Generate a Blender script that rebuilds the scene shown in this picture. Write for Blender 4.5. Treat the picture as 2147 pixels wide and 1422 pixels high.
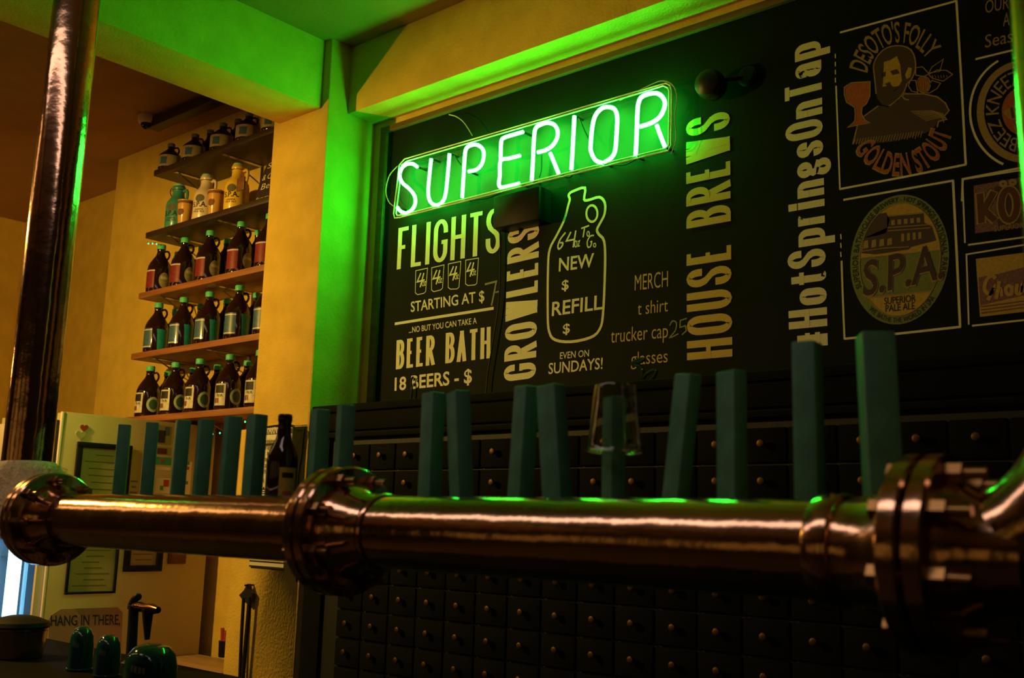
import bpy, bmesh, math, random
from mathutils import Vector, Matrix
from mathutils.geometry import tessellate_polygon
random.seed(7)
for _o in list(bpy.data.objects): bpy.data.objects.remove(_o)
SC = bpy.context.scene
COL = SC.collection
PI = math.pi
V = Vector
# ------------------------------------------------------------------ camera
F_PX = 2190.0
YAW, PIT, ROL = [math.radians(a) for a in (41.25, 10.04, 1.667)]
CAMZ = 1.4
FW = V((-math.sin(YAW)*math.cos(PIT), math.cos(YAW)*math.cos(PIT), math.sin(PIT)))
_r = V((math.cos(YAW), math.sin(YAW), 0)); _u = _r.cross(FW)
RT = math.cos(ROL)*_r + math.sin(ROL)*_u
UP = -math.sin(ROL)*_r + math.cos(ROL)*_u
cam = bpy.data.cameras.new('camera'); cam.sensor_fit = 'HORIZONTAL'; cam.sensor_width = 36.0
cam.lens = F_PX/2147*36
cam.dof.use_dof = True; cam.dof.focus_distance = 4.0; cam.dof.aperture_fstop = 5.2
camo = bpy.data.objects.new('camera', cam); COL.objects.link(camo)
camo.matrix_world = Matrix(((RT.x, UP.x, -FW.x, 0), (RT.y, UP.y, -FW.y, 0), (RT.z, UP.z, -FW.z, CAMZ), (0, 0, 0, 1)))
SC.camera = camo
# ------------------------------------------------------------------ world, exposure
wd = bpy.data.worlds.new('world'); SC.world = wd; wd.use_nodes = True
wd.node_tree.nodes['Background'].inputs[0].default_value = (0.02, 0.012, 0.01, 1)
wd.node_tree.nodes['Background'].inputs[1].default_value = 1.0
SC.view_settings.view_transform = 'Standard'; SC.view_settings.look = 'None'
SC.view_settings.gamma = 1.0; SC.view_settings.use_curve_mapping = False
SC.view_settings.exposure = 0.0
NEON = 62.0          # radiance of the green tubes
LAMP_W = 180.0        # watts of the warm pendant bulb
BAR_LIGHT = 2.2      # radiance of the bar's linear lights

def px(x, y, ax, val):
    """measured point of the photograph on a known plane of the room"""
    d = FW*F_PX + (x-1073.5)*RT - (y-711)*UP
    i = 'xyz'.index(ax); c = V((0, 0, CAMZ))
    return c + d*((val-c[i])/d[i])

# ------------------------------------------------------------------ materials
MATS = {}
def mat(name, col, rough=.5, metal=0., emit=None, es=0., noise=0., nscale=20., bump=0., bscale=60., trans=0., ior=1.45, spec=.5, coat=0., col2=None, detail=4.):
    if name in MATS: return MATS[name]
    m = bpy.data.materials.new(name); m.use_nodes = True
    nt = m.node_tree; b = nt.nodes['Principled BSDF']
    b.inputs['Base Color'].default_value = (*col, 1); b.inputs['Roughness'].default_value = rough
    b.inputs['Metallic'].default_value = metal; b.inputs['Specular IOR Level'].default_value = spec
    b.inputs['Coat Weight'].default_value = coat; b.inputs['Coat Roughness'].default_value = .08
    b.inputs['Transmission Weight'].default_value = trans; b.inputs['IOR'].default_value = ior
    if emit:
        b.inputs['Emission Color'].default_value = (*emit, 1); b.inputs['Emission Strength'].default_value = es
    if noise or bump or col2:
        tc = nt.nodes.new('ShaderNodeTexCoord')
    if noise or col2:
        n = nt.nodes.new('ShaderNodeTexNoise'); n.inputs['Scale'].default_value = nscale; n.inputs['Detail'].default_value = detail
        nt.links.new(tc.outputs['Object'], n.inputs['Vector'])
        r = nt.nodes.new('ShaderNodeValToRGB')
        a = col2 if col2 else tuple(c*(1-noise) for c in col)
        z = col if col2 else tuple(min(1, c*(1+noise)) for c in col)
        r.color_ramp.elements[0].color = (*a, 1); r.color_ramp.elements[0].position = .3
        r.color_ramp.elements[1].color = (*z, 1); r.color_ramp.elements[1].position = .7
        nt.links.new(n.outputs['Fac'], r.inputs['Fac']); nt.links.new(r.outputs['Color'], b.inputs['Base Color'])
    if bump:
        n2 = nt.nodes.new('ShaderNodeTexNoise'); n2.inputs['Scale'].default_value = bscale; n2.inputs['Detail'].default_value = 5
        nt.links.new(tc.outputs['Object'], n2.inputs['Vector'])
        bp = nt.nodes.new('ShaderNodeBump'); bp.inputs['Strength'].default_value = bump; bp.inputs['Distance'].default_value = .01
        nt.links.new(n2.outputs['Fac'], bp.inputs['Height']); nt.links.new(bp.outputs['Normal'], b.inputs['Normal'])
    MATS[name] = m
    return m
def wood(name, c1, c2, rough=.5, sc=(1, 14, 14)):
    m = bpy.data.materials.new(name); m.use_nodes = True; nt = m.node_tree; b = nt.nodes['Principled BSDF']
    tc = nt.nodes.new('ShaderNodeTexCoord'); mp = nt.nodes.new('ShaderNodeMapping'); mp.inputs['Scale'].default_value = sc
    n = nt.nodes.new('ShaderNodeTexNoise'); n.inputs['Scale'].default_value = 3; n.inputs['Detail'].default_value = 6
    r = nt.nodes.new('ShaderNodeValToRGB'); r.color_ramp.elements[0].color = (*c1, 1); r.color_ramp.elements[1].color = (*c2, 1)
    r.color_ramp.elements[0].position = .3; r.color_ramp.elements[1].position = .7
    nt.links.new(tc.outputs['Object'], mp.inputs['Vector']); nt.links.new(mp.outputs['Vector'], n.inputs['Vector'])
    nt.links.new(n.outputs['Fac'], r.inputs['Fac']); nt.links.new(r.outputs['Color'], b.inputs['Base Color'])
    b.inputs['Roughness'].default_value = rough
    MATS[name] = m
    return m
plaster = mat('ochre_plaster', (.70, .47, .08), .85, noise=.10, nscale=9, bump=.35, bscale=90)
ceilm = mat('ceiling_plaster', (.42, .23, .09), .9, noise=.08, nscale=6, bump=.25, bscale=80)
roomwall = mat('room_wall_paint', (.035, .02, .012), .9, noise=.1, nscale=5)
floorm = wood('floor_boards', (.018, .010, .006), (.035, .02, .012), .5)
copper = mat('copper', (.72, .46, .31), .14, 1., noise=.12, nscale=7, bump=.30, bscale=11)
brass = mat('brass', (.80, .52, .18), .28, 1.)
brass2 = mat('aged_brass', (.45, .26, .10), .35, 1.)
knobm = mat('knob_brass', (.11, .06, .02), .5, 1.)
steel = mat('steel', (.5, .48, .46), .3, 1.)
blackm = mat('black_metal', (.012, .012, .013), .42)
blackp = mat('black_plastic', (.008, .008, .008), .5, spec=.15)
teal = mat('teal_paint', (.070, .24, .155), .6, noise=.18, nscale=30)
cabm = mat('cabinet_paint', (.006, .007, .008), .75, noise=.15, nscale=8, spec=.06)
cabd = mat('cabinet_recess', (.010, .012, .013), .6)
boardm = mat('board_black', (.008, .011, .008), .60, noise=.15, nscale=4, spec=.07)
trimw = wood('trim_wood', (.10, .035, .015), (.20, .08, .03), .45)
shelfw = wood('shelf_wood', (.22, .075, .025), (.40, .15, .05), .5)
darkw = wood('dark_wood', (.025, .012, .008), (.05, .025, .016), .5)
tan = mat('tan_print', (.80, .76, .56), .6, noise=.10, nscale=220)
gold = mat('gold_print', (.60, .42, .10), .6, noise=.10, nscale=220)
chalk = mat('chalk_mark', (.28, .30, .16), .8, noise=.3, nscale=300)
amber = mat('amber_glass', (.020, .007, .003), .07, spec=.7, coat=.5)
capm = mat('green_lit_cap', (.10, .62, .30), .45)  # green light falling on the caps is put into their colour
paper = mat('white_paper', (.72, .68, .62), .7)
inkm = mat('black_ink', (.012, .011, .012), .6)
glass = mat('clear_glass', (.95, .97, .95), .02, trans=1., ior=1.45)
litglass = mat('teal_lit_glass', (.008, .06, .07), .06, trans=.35, ior=1.45, spec=.7)  # teal light from the cooler is put into the glass colour

# ------------------------------------------------------------------ mesh helpers
class MB:
    def __init__(s): s.v = []; s.f = []
    def add(s, vs, fs):
        o = len(s.v); s.v += [V(p) for p in vs]; s.f += [tuple(i+o for i in f) for f in fs]; return s
    def box(s, x0, x1, y0, y1, z0, z1, M=None):
        vs = [V((x, y, z)) for x in (x0, x1) for y in (y0, y1) for z in (z0, z1)]
        if M: vs = [M @ p for p in vs]
        return s.add(vs, [(0, 1, 3, 2), (4, 6, 7, 5), (0, 4, 5, 1), (2, 3, 7, 6), (0, 2, 6, 4), (1, 5, 7, 3)])
    def lathe(s, prof, n=24, M=None, close=True):
        """profile of (r, z) about z"""
        vs = []; fs = []
        for r, z in prof:
            for k in range(n):
                a = 2*PI*k/n; p = V((r*math.cos(a), r*math.sin(a), z)); vs.append(M @ p if M else p)
        for i in range(len(prof)-1):
            for k in range(n):
                a, b = i*n+k, i*n+(k+1) % n
                fs.append((a, b, b+n, a+n))
        if close:
            if prof[0][0] > 1e-6: fs.append(tuple(range(n))[::-1])
            if prof[-1][0] > 1e-6: fs.append(tuple(range((len(prof)-1)*n, len(prof)*n)))
        return s.add(vs, fs)
    def cyl(s, a, b, r, n=16, r2=None):
        a = V(a); b = V(b); d = b-a
        M = Matrix.Translation(a) @ d.to_track_quat('Z', 'Y').to_matrix().to_4x4()
        return s.lathe([(r, 0), (r if r2 is None else r2, d.length)], n, M)
    def tube(s, path, r, n=8, closed=False):
        P = [V(p) for p in path]; m = len(P); vs = []; fs = []
        t0 = (P[1]-P[0]).normalized(); up = V((0, 0, 1)) if abs(t0.z) < .9 else V((1, 0, 0))
        nn = (up - t0*up.dot(t0)).normalized()
        for i in range(m):
            if closed: t = (P[(i+1) % m]-P[i-1]).normalized()
            else: t = ((P[min(i+1, m-1)]-P[max(i-1, 0)])).normalized()
            nn = (nn - t*nn.dot(t)).normalized(); bb = t.cross(nn)
            rr = r[i] if isinstance(r, (list, tuple)) else r
            for k in range(n):
                a = 2*PI*k/n; vs.append(P[i] + (nn*math.cos(a)+bb*math.sin(a))*rr)
        for i in range(m if closed else m-1):
            for k in range(n):
                a, b = i*n+k, i*n+(k+1) % n; j = ((i+1) % m)*n
                fs.append((a, b, j+(k+1) % n, j+k))
        if not closed: fs += [tuple(range(n))[::-1], tuple(range((m-1)*n, m*n))]
        return s.add(vs, fs)
    def prism(s, poly, depth, M=None):
        """closed 2D polygon (x, z) extruded along y by depth"""
        n = len(poly); vs = [V((x, 0, z)) for x, z in poly] + [V((x, depth, z)) for x, z in poly]
        if M: vs = [M @ p for p in vs]
        tr = tessellate_polygon([[V((x, z, 0)) for x, z in poly]])
        fs = [tuple(t) for t in tr] + [tuple(i+n for i in t[::-1]) for t in tr]
        fs += [(i, (i+1) % n, (i+1) % n+n, i+n) for i in range(n)]
        return s.add(vs, fs)
WL = {}      # world location of every root
def finish(me, smooth, ang):
    bm = bmesh.new(); bm.from_mesh(me); bmesh.ops.recalc_face_normals(bm, faces=bm.faces); bm.to_mesh(me); bm.free()
    if smooth:
        me.polygons.foreach_set('use_smooth', [True]*len(me.polygons)); me.set_sharp_from_angle(angle=math.radians(ang))
def obj(name, mb, m, parent=None, smooth=False, bevel=0., label=None, cat=None, group=None, kind=None, local=False, ang=35):
    vs = mb.v
    if local: c = V((0, 0, 0))
    else:
        lo = V((min(p.x for p in vs), min(p.y for p in vs), min(p.z for p in vs))); hi = V((max(p.x for p in vs), max(p.y for p in vs), max(p.z for p in vs)))
        c = (lo+hi)/2
        if parent is None: c.z = lo.z
    me = bpy.data.meshes.new(name); me.from_pydata([p-c for p in vs], [], mb.f)
    if bevel:
        bm = bmesh.new(); bm.from_mesh(me); bmesh.ops.remove_doubles(bm, verts=bm.verts, dist=1e-6)
        bmesh.ops.bevel(bm, geom=list(bm.edges), offset=bevel, segments=2, affect='EDGES', profile=.5, clamp_overlap=True); bm.to_mesh(me); bm.free()
        smooth = True
    finish(me, smooth, ang); me.materials.append(m)
    o = bpy.data.objects.new(name, me); COL.objects.link(o)
    if parent:
        o.parent = parent; o.location = c if local else c - WL[parent.name]
        WL[o.name] = (WL[parent.name] + o.location) if local else c.copy()
    else:
        o.location = c; WL[o.name] = c.copy()
    tag(o, label, cat, group, kind)
    return o
def tag(o, label=None, cat=None, group=None, kind=None):
    if label: o['label'] = label
    if cat: o['category'] = cat
    if group: o['group'] = group
    if kind: o['kind'] = kind
    return o
def thing(name, loc, label, cat, group=None):
    o = bpy.data.objects.new(name, None); COL.objects.link(o); o.location = loc; o.empty_display_size = .05
    WL[o.name] = V(loc)
    return tag(o, label, cat, group)
def copy_tree(o, parent=None):
    c = o.copy(); COL.objects.link(c); c.parent = parent
    for ch in [x for x in COL.objects if x.parent == o]: copy_tree(ch, c)
    return c
def struct(name, mb, m, **k): return obj(name, mb, m, kind='structure', **k)
def catmull(P, k=6, closed=False):
    P = [V(p) for p in P]; n = len(P); out = []
    for i in range(n if closed else n-1):
        g = lambda j: P[j % n] if closed else P[max(0, min(n-1, j))]
        a, b, c, d = g(i-1), g(i), g(i+1), g(i+2)
        for q in range(k):
            t = q/k
            out.append(.5*((2*b)+(c-a)*t+(2*a-5*b+4*c-d)*t*t+(3*b-a-3*c+d)*t**3))
    if not closed: out.append(P[-1])
    return out

# ------------------------------------------------------------------ the room
CEILA, YW = 3.575, 3.06
CEIL, XR, YPF, YH, YB, ZH = 3.51, -3.506, 2.723, 2.835, 3.0, 3.19
struct('floor', MB().box(-8.1, 3.0, -5.1, 3.5, -.1, 0), floorm)
struct('ceiling', MB().box(-3.6, 3.0, -5.1, 3.2, CEIL, CEIL+.15), ceilm)
struct('ceiling_alcove', MB().box(-8.1, -3.6, -5.1, 3.5, CEILA, CEILA+.1), ceilm)
struct('wall_back', MB().box(-6.0, -3.88, YW, 3.5, 0, CEILA), plaster)
struct('wall_far', MB().box(-8.1, -6.0, 3.36, 3.5, 0, CEILA), plaster)
struct('wall_left', MB().box(-8.1, -7.96, 2.4, 3.36, 0, CEILA), plaster)
struct('wall_left_room', MB().box(-8.1, -7.96, -4.9, 2.4, 0, CEILA), roomwall)  # unseen stretch, made dark so the copper pipe mirrors no bright wall
struct('wall_pillar', MB().box(-3.985, XR, YPF, YW, 0, 1.78).box(-3.90, XR, YPF, YW, 1.78, CEILA), plaster, bevel=.006)
struct('wall_recess', MB().box(XR, 1.6, YB, 3.2, 0, CEIL), plaster)
struct('wall_header', MB().box(XR, 1.2, YH, YB, ZH, CEIL), plaster, bevel=.005)
struct('wall_pillar_right', MB().box(1.2, 1.7, YPF, YB, 0, CEIL), plaster)
struct('wall_right', MB().box(2.8, 3.0, -5.1, 3.2, 0, CEIL), roomwall)
struct('ceiling_beam', MB().box(-3.855, -3.552, -4.9, YPF, ZH, CEILA), plaster, bevel=.006)
struct('wall_front', MB().box(-8.1, 2.8, -5.1, -4.9, 0, CEILA), roomwall)
# unseen windows added behind the camera; glowing panes give the pipe a warm reflection
paneg = mat('added_pane_glow', (.1, .1, .1), .3, emit=(1., .48, .10), es=.12)
for i, xc in enumerate((-6.0, -3.6, -1.2, 1.2)):
    w = struct('added_window_%d' % (i+1), MB().box(xc-.95, xc+.95, -4.9, -4.86, .85, .92).box(xc-.95, xc+.95, -4.9, -4.86, 2.3, 2.37)
               .box(xc-.95, xc-.88, -4.9, -4.86, .92, 2.3).box(xc+.88, xc+.95, -4.9, -4.86, .92, 2.3), darkw)
    for k in (0, 1):
        obj('pane', MB().box(xc-.87+k*.88, xc-.01+k*.88, -4.89, -4.875, .93, 2.29), paneg, w)

# ------------------------------------------------------------------ lamps of the room (outside the frame)
bulbm = mat('warm_bulb', (1, .8, .5), .3, emit=(1., .55, .16), es=30)
LX, LY, LZ = -4.42, .95, 2.60
lamp = thing('pendant_lamp', (LX, LY, CEILA), 'warm pendant lamp hanging left of the bar, with black dish shade added to cut its upward light', 'lamp')
obj('cord', MB().cyl((LX, LY, LZ+.16), (LX, LY, CEILA), .004, 8), blackp, lamp)
obj('shade', MB().lathe([(.02, .17), (.05, .15), (.12, .12), (.20, .085), (.205, .08), (.12, .11), (.05, .135), (.0, .14)], 32, Matrix.Translation((LX, LY, LZ-.057)), close=False), blackm, lamp, smooth=True)  # added dish, rim set low to hold lamp light off ceiling and header
obj('socket', MB().cyl((LX, LY, LZ+.045), (LX, LY, LZ+.15), .02, 16), blackm, lamp, smooth=True)
obj('bulb', MB().lathe([(0, -.035), (.018, -.03), (.03, -.012), (.032, .005), (.026, .025), (.016, .045), (.014, .055)], 20, Matrix.Translation((LX, LY, LZ)), close=False), mat('frosted_bulb', (1, .9, .7), .4, emit=(1., .6, .2), es=4.), lamp, smooth=True)
li = bpy.data.lights.new('bulb_light', 'POINT'); li.energy = LAMP_W; li.color = (1., .60, .10); li.shadow_soft_size = .035
lo = bpy.data.objects.new('bulb_light', li); COL.objects.link(lo); lo.location = (LX, LY, LZ-.045)
lo.parent = lamp; lo.location = (0, 0, LZ-.042-CEILA)
gp = thing('globe_lamp', (-6.9, .3, CEILA), 'warm glass globe lamp hanging in the far left room', 'lamp')
obj('cord', MB().cyl((-6.9, .3, 2.41), (-6.9, .3, CEILA), .004, 8), blackp, gp)
obj('fitting', MB().cyl((-6.9, .3, 2.37), (-6.9, .3, 2.42), .03, 16), blackm, gp, smooth=True)
obj('globe', MB().lathe([(.10*math.sin(PI*k/14), 2.28-.10*math.cos(PI*k/14)) for k in range(15)], 24, Matrix.Translation((-6.9, .3, 0)), close=False), mat('globe_glass', (.9, .8, .6), .4, emit=(1., .50, .12), es=38.), gp, smooth=True)
def linear_light(x0, x1, y, z, col, es, label, top=CEIL):
    r = thing('linear_light', ((x0+x1)/2, y, top), label, 'ceiling light', 'linear lights over the bar')
    obj('housing', MB().box(x0, x1, y-.22, y+.22, z, z+.06), blackm, r, bevel=.006)
    obj('diffuser', MB().box(x0+.02, x1-.02, y-.20, y+.20, z-.012, z), mat('diffuser_'+label[:4], (.8, .8, .8), .4, emit=col, es=es), r)
    for t in (.15, .85):
        xx = x0+(x1-x0)*t
        obj('hanger', MB().cyl((xx, y, z+.06), (xx, y, top), .004, 8), blackm, r)
linear_light(-3.4, -.2, 0.0, 3.0, (1., .72, .62), BAR_LIGHT, 'pinkish white linear light hanging over the bar stools')
linear_light(-7.4, -4.0, 0.0, 3.0, (1., .55, .22), BAR_LIGHT*.7, 'amber linear light hanging over the far end of the bar', CEILA)

# ------------------------------------------------------------------ print helpers (flat lettering and emblems on real surfaces)
_tc = {}
def text_geo(s, bold=0.):
    k = (s, bold)
    if k not in _tc:
        cu = bpy.data.curves.new('t', 'FONT'); cu.body = s; cu.offset = bold; cu.resolution_u = 3
        o = bpy.data.objects.new('t', cu); COL.objects.link(o)
        dg = bpy.context.evaluated_depsgraph_get(); me = bpy.data.meshes.new_from_object(o.evaluated_get(dg))
        _tc[k] = ([(p.co.x, p.co.y) for p in me.vertices], [tuple(p.vertices) for p in me.polygons])
        bpy.data.objects.remove(o); bpy.data.curves.remove(cu); bpy.data.meshes.remove(me)
    return _tc[k]
CAPH = max(y for x, y in text_geo('H')[0])
def norm_text(s, bold=0.):
    v, f = text_geo(s, bold); x0 = min(p[0] for p in v); x1 = max(p[0] for p in v)
    return [((x-x0)/(x1-x0), y/CAPH) for x, y in v], f
def arc(cx, cy, rx, ry, a0, a1, n=10):
    return [(cx+rx*math.cos(math.radians(a0+(a1-a0)*i/n)), cy+ry*math.sin(math.radians(a0+(a1-a0)*i/n))) for i in range(n+1)]
def glyphs():
    G = {}
    st = [(0, 0), (0, 1)]
    G['A'] = (1., [[(0, 0), (.5, 1)], [(.5, 1), (1, 0)], [(.2, .33), (.8, .33)]])
    G['B'] = (.95, [st, [(0, 1), (.42, 1)]+arc(.42, .77, .5, .23, 90, -90)+[(0, .54)], [(0, .54), (.48, .54)]+arc(.48, .27, .52, .27, 90, -90)+[(0, 0)]])
    G['E'] = (.75, [st, [(0, 1), (.95, 1)], [(0, .52), (.8, .52)], [(0, 0), (1, 0)]])
    G['F'] = (.75, [st, [(0, 1), (1, 1)], [(0, .52), (.8, .52)]])
    G['G'] = (1., [[(1, .74)]+arc(.5, .76, .5, .24, 0, 180)+arc(.5, .24, .5, .24, 180, 360)+[(1, .46), (.6, .46)]])
    G['H'] = (1., [st, [(1, 0), (1, 1)], [(0, .52), (1, .52)]])
    G['I'] = (.12, [[(.5, 0), (.5, 1)]])
    G['L'] = (.72, [st, [(0, 0), (1, 0)]])
    G['O'] = (1.05, [arc(.5, .72, .5, .28, 0, 180)+arc(.5, .28, .5, .28, 180, 360)+[(1, .72)]])
    G['R'] = (1., [st, [(0, 1), (.42, 1)]+arc(.42, .76, .5, .24, 90, -90)+[(0, .52)], [(.42, .52), (1, 0)]])
    G['S'] = (.95, [[(1, .72)]+arc(.5, .77, .5, .23, 0, 180)+[(.03, .69), (.2, .58), (.8, .42), (.97, .31)]+arc(.5, .23, .5, .23, 0, -180)+[(0, .28)]])
    G['T'] = (.9, [[(.5, 0), (.5, 1)], [(0, 1), (1, 1)]])
    G['U'] = (1., [[(0, 1)]+arc(.5, .28, .5, .28, 180, 360)+[(1, 1)]])
    G['W'] = (1.4, [[(0, 1), (.27, 0)], [(.27, 0), (.5, 1)], [(.5, 1), (.73, 0)], [(.73, 0), (1, 1)]])
    G['#'] = (1., [[(.3, 0), (.3, .75)], [(.7, 0), (.7, .75)], [(0, .22), (1, .22)], [(0, .52), (1, .52)]])
    h = .66
    G['o'] = (.85, [arc(.5, h-.2, .5, .2, 0, 180)+arc(.5, .2, .5, .2, 180, 360)+[(1, h-.2)]])
    G['t'] = (.55, [[(.35, .9)]+arc(.7, .14, .35, .14, 180, 300, 6), [(-.5, h), (1.5, h)]])
    G['p'] = (.9, [[(0, -.28), (0, h)], [(0, h), (.5, h)]+arc(.5, h-.2, .5, .2, 90, 0)+arc(.5, .2, .5, .2, 0, -90)+[(0, 0)]])
    G['r'] = (.5, [[(0, 0), (0, h)]]+[[(0, h-.2)]+arc(.6, h-.16, .6, .16, 180, 60, 6)])
    G['i'] = (.1, [[(.5, 0), (.5, h)], [(.5, .83), (.5, .95)]])
    G['n'] = (.85, [[(0, 0), (0, h)], [(0, h-.2)]+arc(.5, h-.18, .5, .18, 180, 0)+[(1, 0)]])
    G['g'] = (.9, [arc(.45, h-.16, .45, .16, 0, 360, 16), [(.2, h-.32), (.05, .24), (.2, .16), (.9, .10)]+arc(.5, -.06, .5, .16, 45, -200, 12)+[(.12, .08)]])
    G['s'] = (.75, [[(1, h-.17)]+arc(.5, h-.15, .5, .15, 0, 180)+[(.1, h-.24), (.9, .25)]+arc(.5, .15, .5, .15, 0, -180)])
    G['a'] = (.8, [[(.1, h-.14)]+arc(.5, h-.15, .45, .15, 180, 0)+[(.95, 0)], arc(.45, .19, .45, .19, 40, 350, 14)])
    G[' '] = (.45, [])
    return G
GL = glyphs()
def ribbon2d(P, hx, hy, closed=False):
    k = hx/hy; Q = [V((x, y*k, 0)) for x, y in P]
    Q = [q for i, q in enumerate(Q) if i == 0 or (q-Q[i-1]).length > 1e-6]
    if closed and (Q[0]-Q[-1]).length < 1e-6: Q.pop()
    n = len(Q); L = []; Rr = []
    for i in range(n):
        a = Q[i-1] if (closed or i > 0) else None; c = Q[(i+1) % n] if (closed or i < n-1) else None
        d1 = (Q[i]-a).normalized() if a is not None else (c-Q[i]).normalized(); d2 = (c-Q[i]).normalized() if c is not None else d1
        n1 = V((-d1.y, d1.x, 0)); n2 = V((-d2.y, d2.x, 0)); m = n1+n2
        m = n1 if m.length < 1e-4 else m.normalized(); s = hx/max(.5, m.dot(n1))
        L.append(Q[i]+m*s); Rr.append(Q[i]-m*s)
    vs = [(p.x, p.y/k) for p in L+Rr]
    fs = [(i, (i+1) % n, (i+1) % n+n, i+n) for i in range(n if closed else n-1)]
    return vs, fs
def deco_geo(s, height, width, hx, hy, gap):
    """condensed poster lettering: thick uprights, thin bars; real units"""
    tot = sum(GL[c][0] for c in s); k = (width-gap*(len(s)-1)-2*hx*len(s))/tot
    x = 0; vs = []; fs = []; lay = 0
    for c in s:
        w = GL[c][0]*k
        for stk in GL[c][1]:
            P = [(x+hx+p[0]*w, hy+p[1]*(height-2*hy)) for p in stk]
            closed = len(P) > 3 and abs(P[0][0]-P[-1][0]) < 1e-6 and abs(P[0][1]-P[-1][1]) < 1e-6
            if not closed:
                for e, q in ((0, 1), (-1, -2)):
                    dx = P[e][0]-P[q][0]; dy = P[e][1]-P[q][1]
                    if abs(dy) > abs(dx)*2: P[e] = (P[e][0]+dx/abs(dy)*hy, P[e][1]+math.copysign(hy, dy))
                    elif abs(dx) > abs(dy)*2 and stk[e][0] in (0, 1) and len(P) == 2: P[e] = (P[e][0]+math.copysign(hx, dx)*.6, P[e][1])
            v, f = ribbon2d(P, hx, hy, closed); o = len(vs); lay = (lay+1) % 4; vs += [(a, b, lay*.0003) for a, b in v]; fs += [tuple(i+o for i in q) for q in f]
        x += w+2*hx+gap
    return vs, fs
def on(plane, val, c):
    """crop coordinates measured on the photo -> point on a plane of the room"""
    return lambda x, y, d=0.: px(c[0]+x*c[2], c[1]+y*c[2], plane, val-(d if plane == 'y' else -d))
C1 = (780, 150, .3167); C2 = (800, 420, .3094); C3 = (1400, 60, .5067); C4 = (1740, 0, .2813); C5 = (1740, 360, .2672); C7 = (1020, 380, .2532)
def sans(fn, s, O, E, T, d=.0016, bold=.0):
    v, f = norm_text(s, bold); o = fn(*O, d); ex = fn(*E, d)-o; ez = fn(*T, d)-o
    return MB().add([o+ex*u+ez*t for u, t in v], f)
def deco(fn, s, O, E, T, hx, hy, gap, d=.0016):
    o = fn(*O, d); ex = fn(*E, d)-o; ez = fn(*T, d)-o
    v, f = deco_geo(s, ez.length, ex.length, hx, hy, gap)
    a = ex.normalized(); b = ez.normalized()
    nn = V((0, -1, 0))
    return MB().add([o+a*u+b*t+nn*w for u, t, w in v], f)
def arctext(fn, s, cx, cy, ri, ro, a0, a1, low=False, bold=0., d=.0016):
    v, f = norm_text(s, bold); vs = []
    for u, t in v:
        a = math.radians(a0+(a1-a0)*u); tt = 1-t if low else t
        rx = ri[0]+(ro[0]-ri[0])*tt; ry = ri[1]+(ro[1]-ri[1])*tt
        vs.append(fn(cx+rx*math.cos(a), cy-ry*math.sin(a), d))
    return MB().add(vs, f)
LAY = [0]
def line(fn, pts, hw, closed=False, d=.0016, mb=None, smooth=0, flat='xz'):
    P = [fn(x, y, d) for x, y in pts]
    if smooth: P = catmull(P, smooth, closed)
    i, j = ('xyz'.index(flat[0]), 2)
    LAY[0] = (LAY[0]+1) % 4; dl = LAY[0]*.00012
    k = P[0]['xyz'.index('y' if flat[0] == 'x' else 'x')]+(-dl if flat[0] == 'x' else dl)
    v, f = ribbon2d([(p[i], p[j]) for p in P], hw, hw, closed)
    return (mb or MB()).add([V((a, k, b)) if flat[0] == 'x' else V((k, a, b)) for a, b in v], f)
def poly(fn, pts, d=.0012, mb=None):
    P = [fn(x, y, d) for x, y in pts]
    ax = 0 if abs(P[0].y-P[1].y) < 1e-5 and abs(P[0].y-P[2].y) < 1e-5 else 1
    tr = tessellate_polygon([[V((p[ax], p.z, 0)) for p in P]])
    return (mb or MB()).add(P, [tuple(t) for t in tr])
def oval(cx, cy, rx, ry, n=48, a0=0, a1=360):
    return [(cx+rx*math.cos(math.radians(a0+(a1-a0)*i/n)), cy-ry*math.sin(math.radians(a0+(a1-a0)*i/n))) for i in range(n+(0 if a1-a0 >= 360 else 1))]
# ------------------------------------------------------------------ menu board
BT = 3.125
board = thing('menu_board', (-1.5, YB, 1.80), 'large black painted menu board with tan lettering and beer emblems in the wall recess', 'menu board')
YF = YB-.008
panel = obj('panel', MB().box(-3.40, .45, YF, YB-.001, 1.78, BT), boardm, board)
for x0, x1, z0, z1 in ((-3.44, .49, BT, BT+.028), (-3.44, -3.40, 1.78, BT), (.45, .49, 1.78, BT)):
    obj('frame_strip', MB().box(x0, x1, YF-.016, YB-.001, z0, z1), trimw, board, bevel=.003, label='brown wooden edge strip')
b1, b2, b3, b4, b5, b7 = [on('y', YF, c) for c in (C1, C2, C3, C4, C5, C7)]
def lett(mb, m, label, parent=board): return obj('lettering', mb, m, parent, label=label)
lett(deco(b2, 'FLIGHTS', (103, 470), (805, 352), (116, 190), .0125, .0085, .018), tan, 'tan condensed word FLIGHTS')
for q in (((232, 478), (312, 460), (298, 625), (230, 642)), ((340, 458), (424, 438), (412, 602), (340, 622)), ((453, 432), (538, 414), (524, 595), (453, 605)), ((570, 406), (657, 392), (645, 568), (570, 580))):
    mb = line(b2, [q[0], q[1], (q[2][0]+1, q[2][1]-6), (q[2][0]-12, q[2][1]+6), (q[3][0]+14, q[3][1]-2), (q[3][0]-1, q[3][1]-14)], .0016, True)
    x, y = q[0][0], q[0][1]
    mb = line(b2, [(x+35, y+15), (x+10, y+75), (x+60, y+62)], .0035, mb=mb)
    mb = line(b2, [(x+55, y+15), (x+30, y+112)], .0035, mb=mb)
    mb = line(b2, oval(x+49, y+88, 7, 15, 10), .0016, True, mb=mb)
    mb = line(b2, [(x+57, y+76), (x+68, y+72), (x+60, y+100), (x+70, y+97)], .0016, mb=mb)
    lett(mb, tan, 'tan tasting glass outline with 4 oz written inside')
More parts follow.
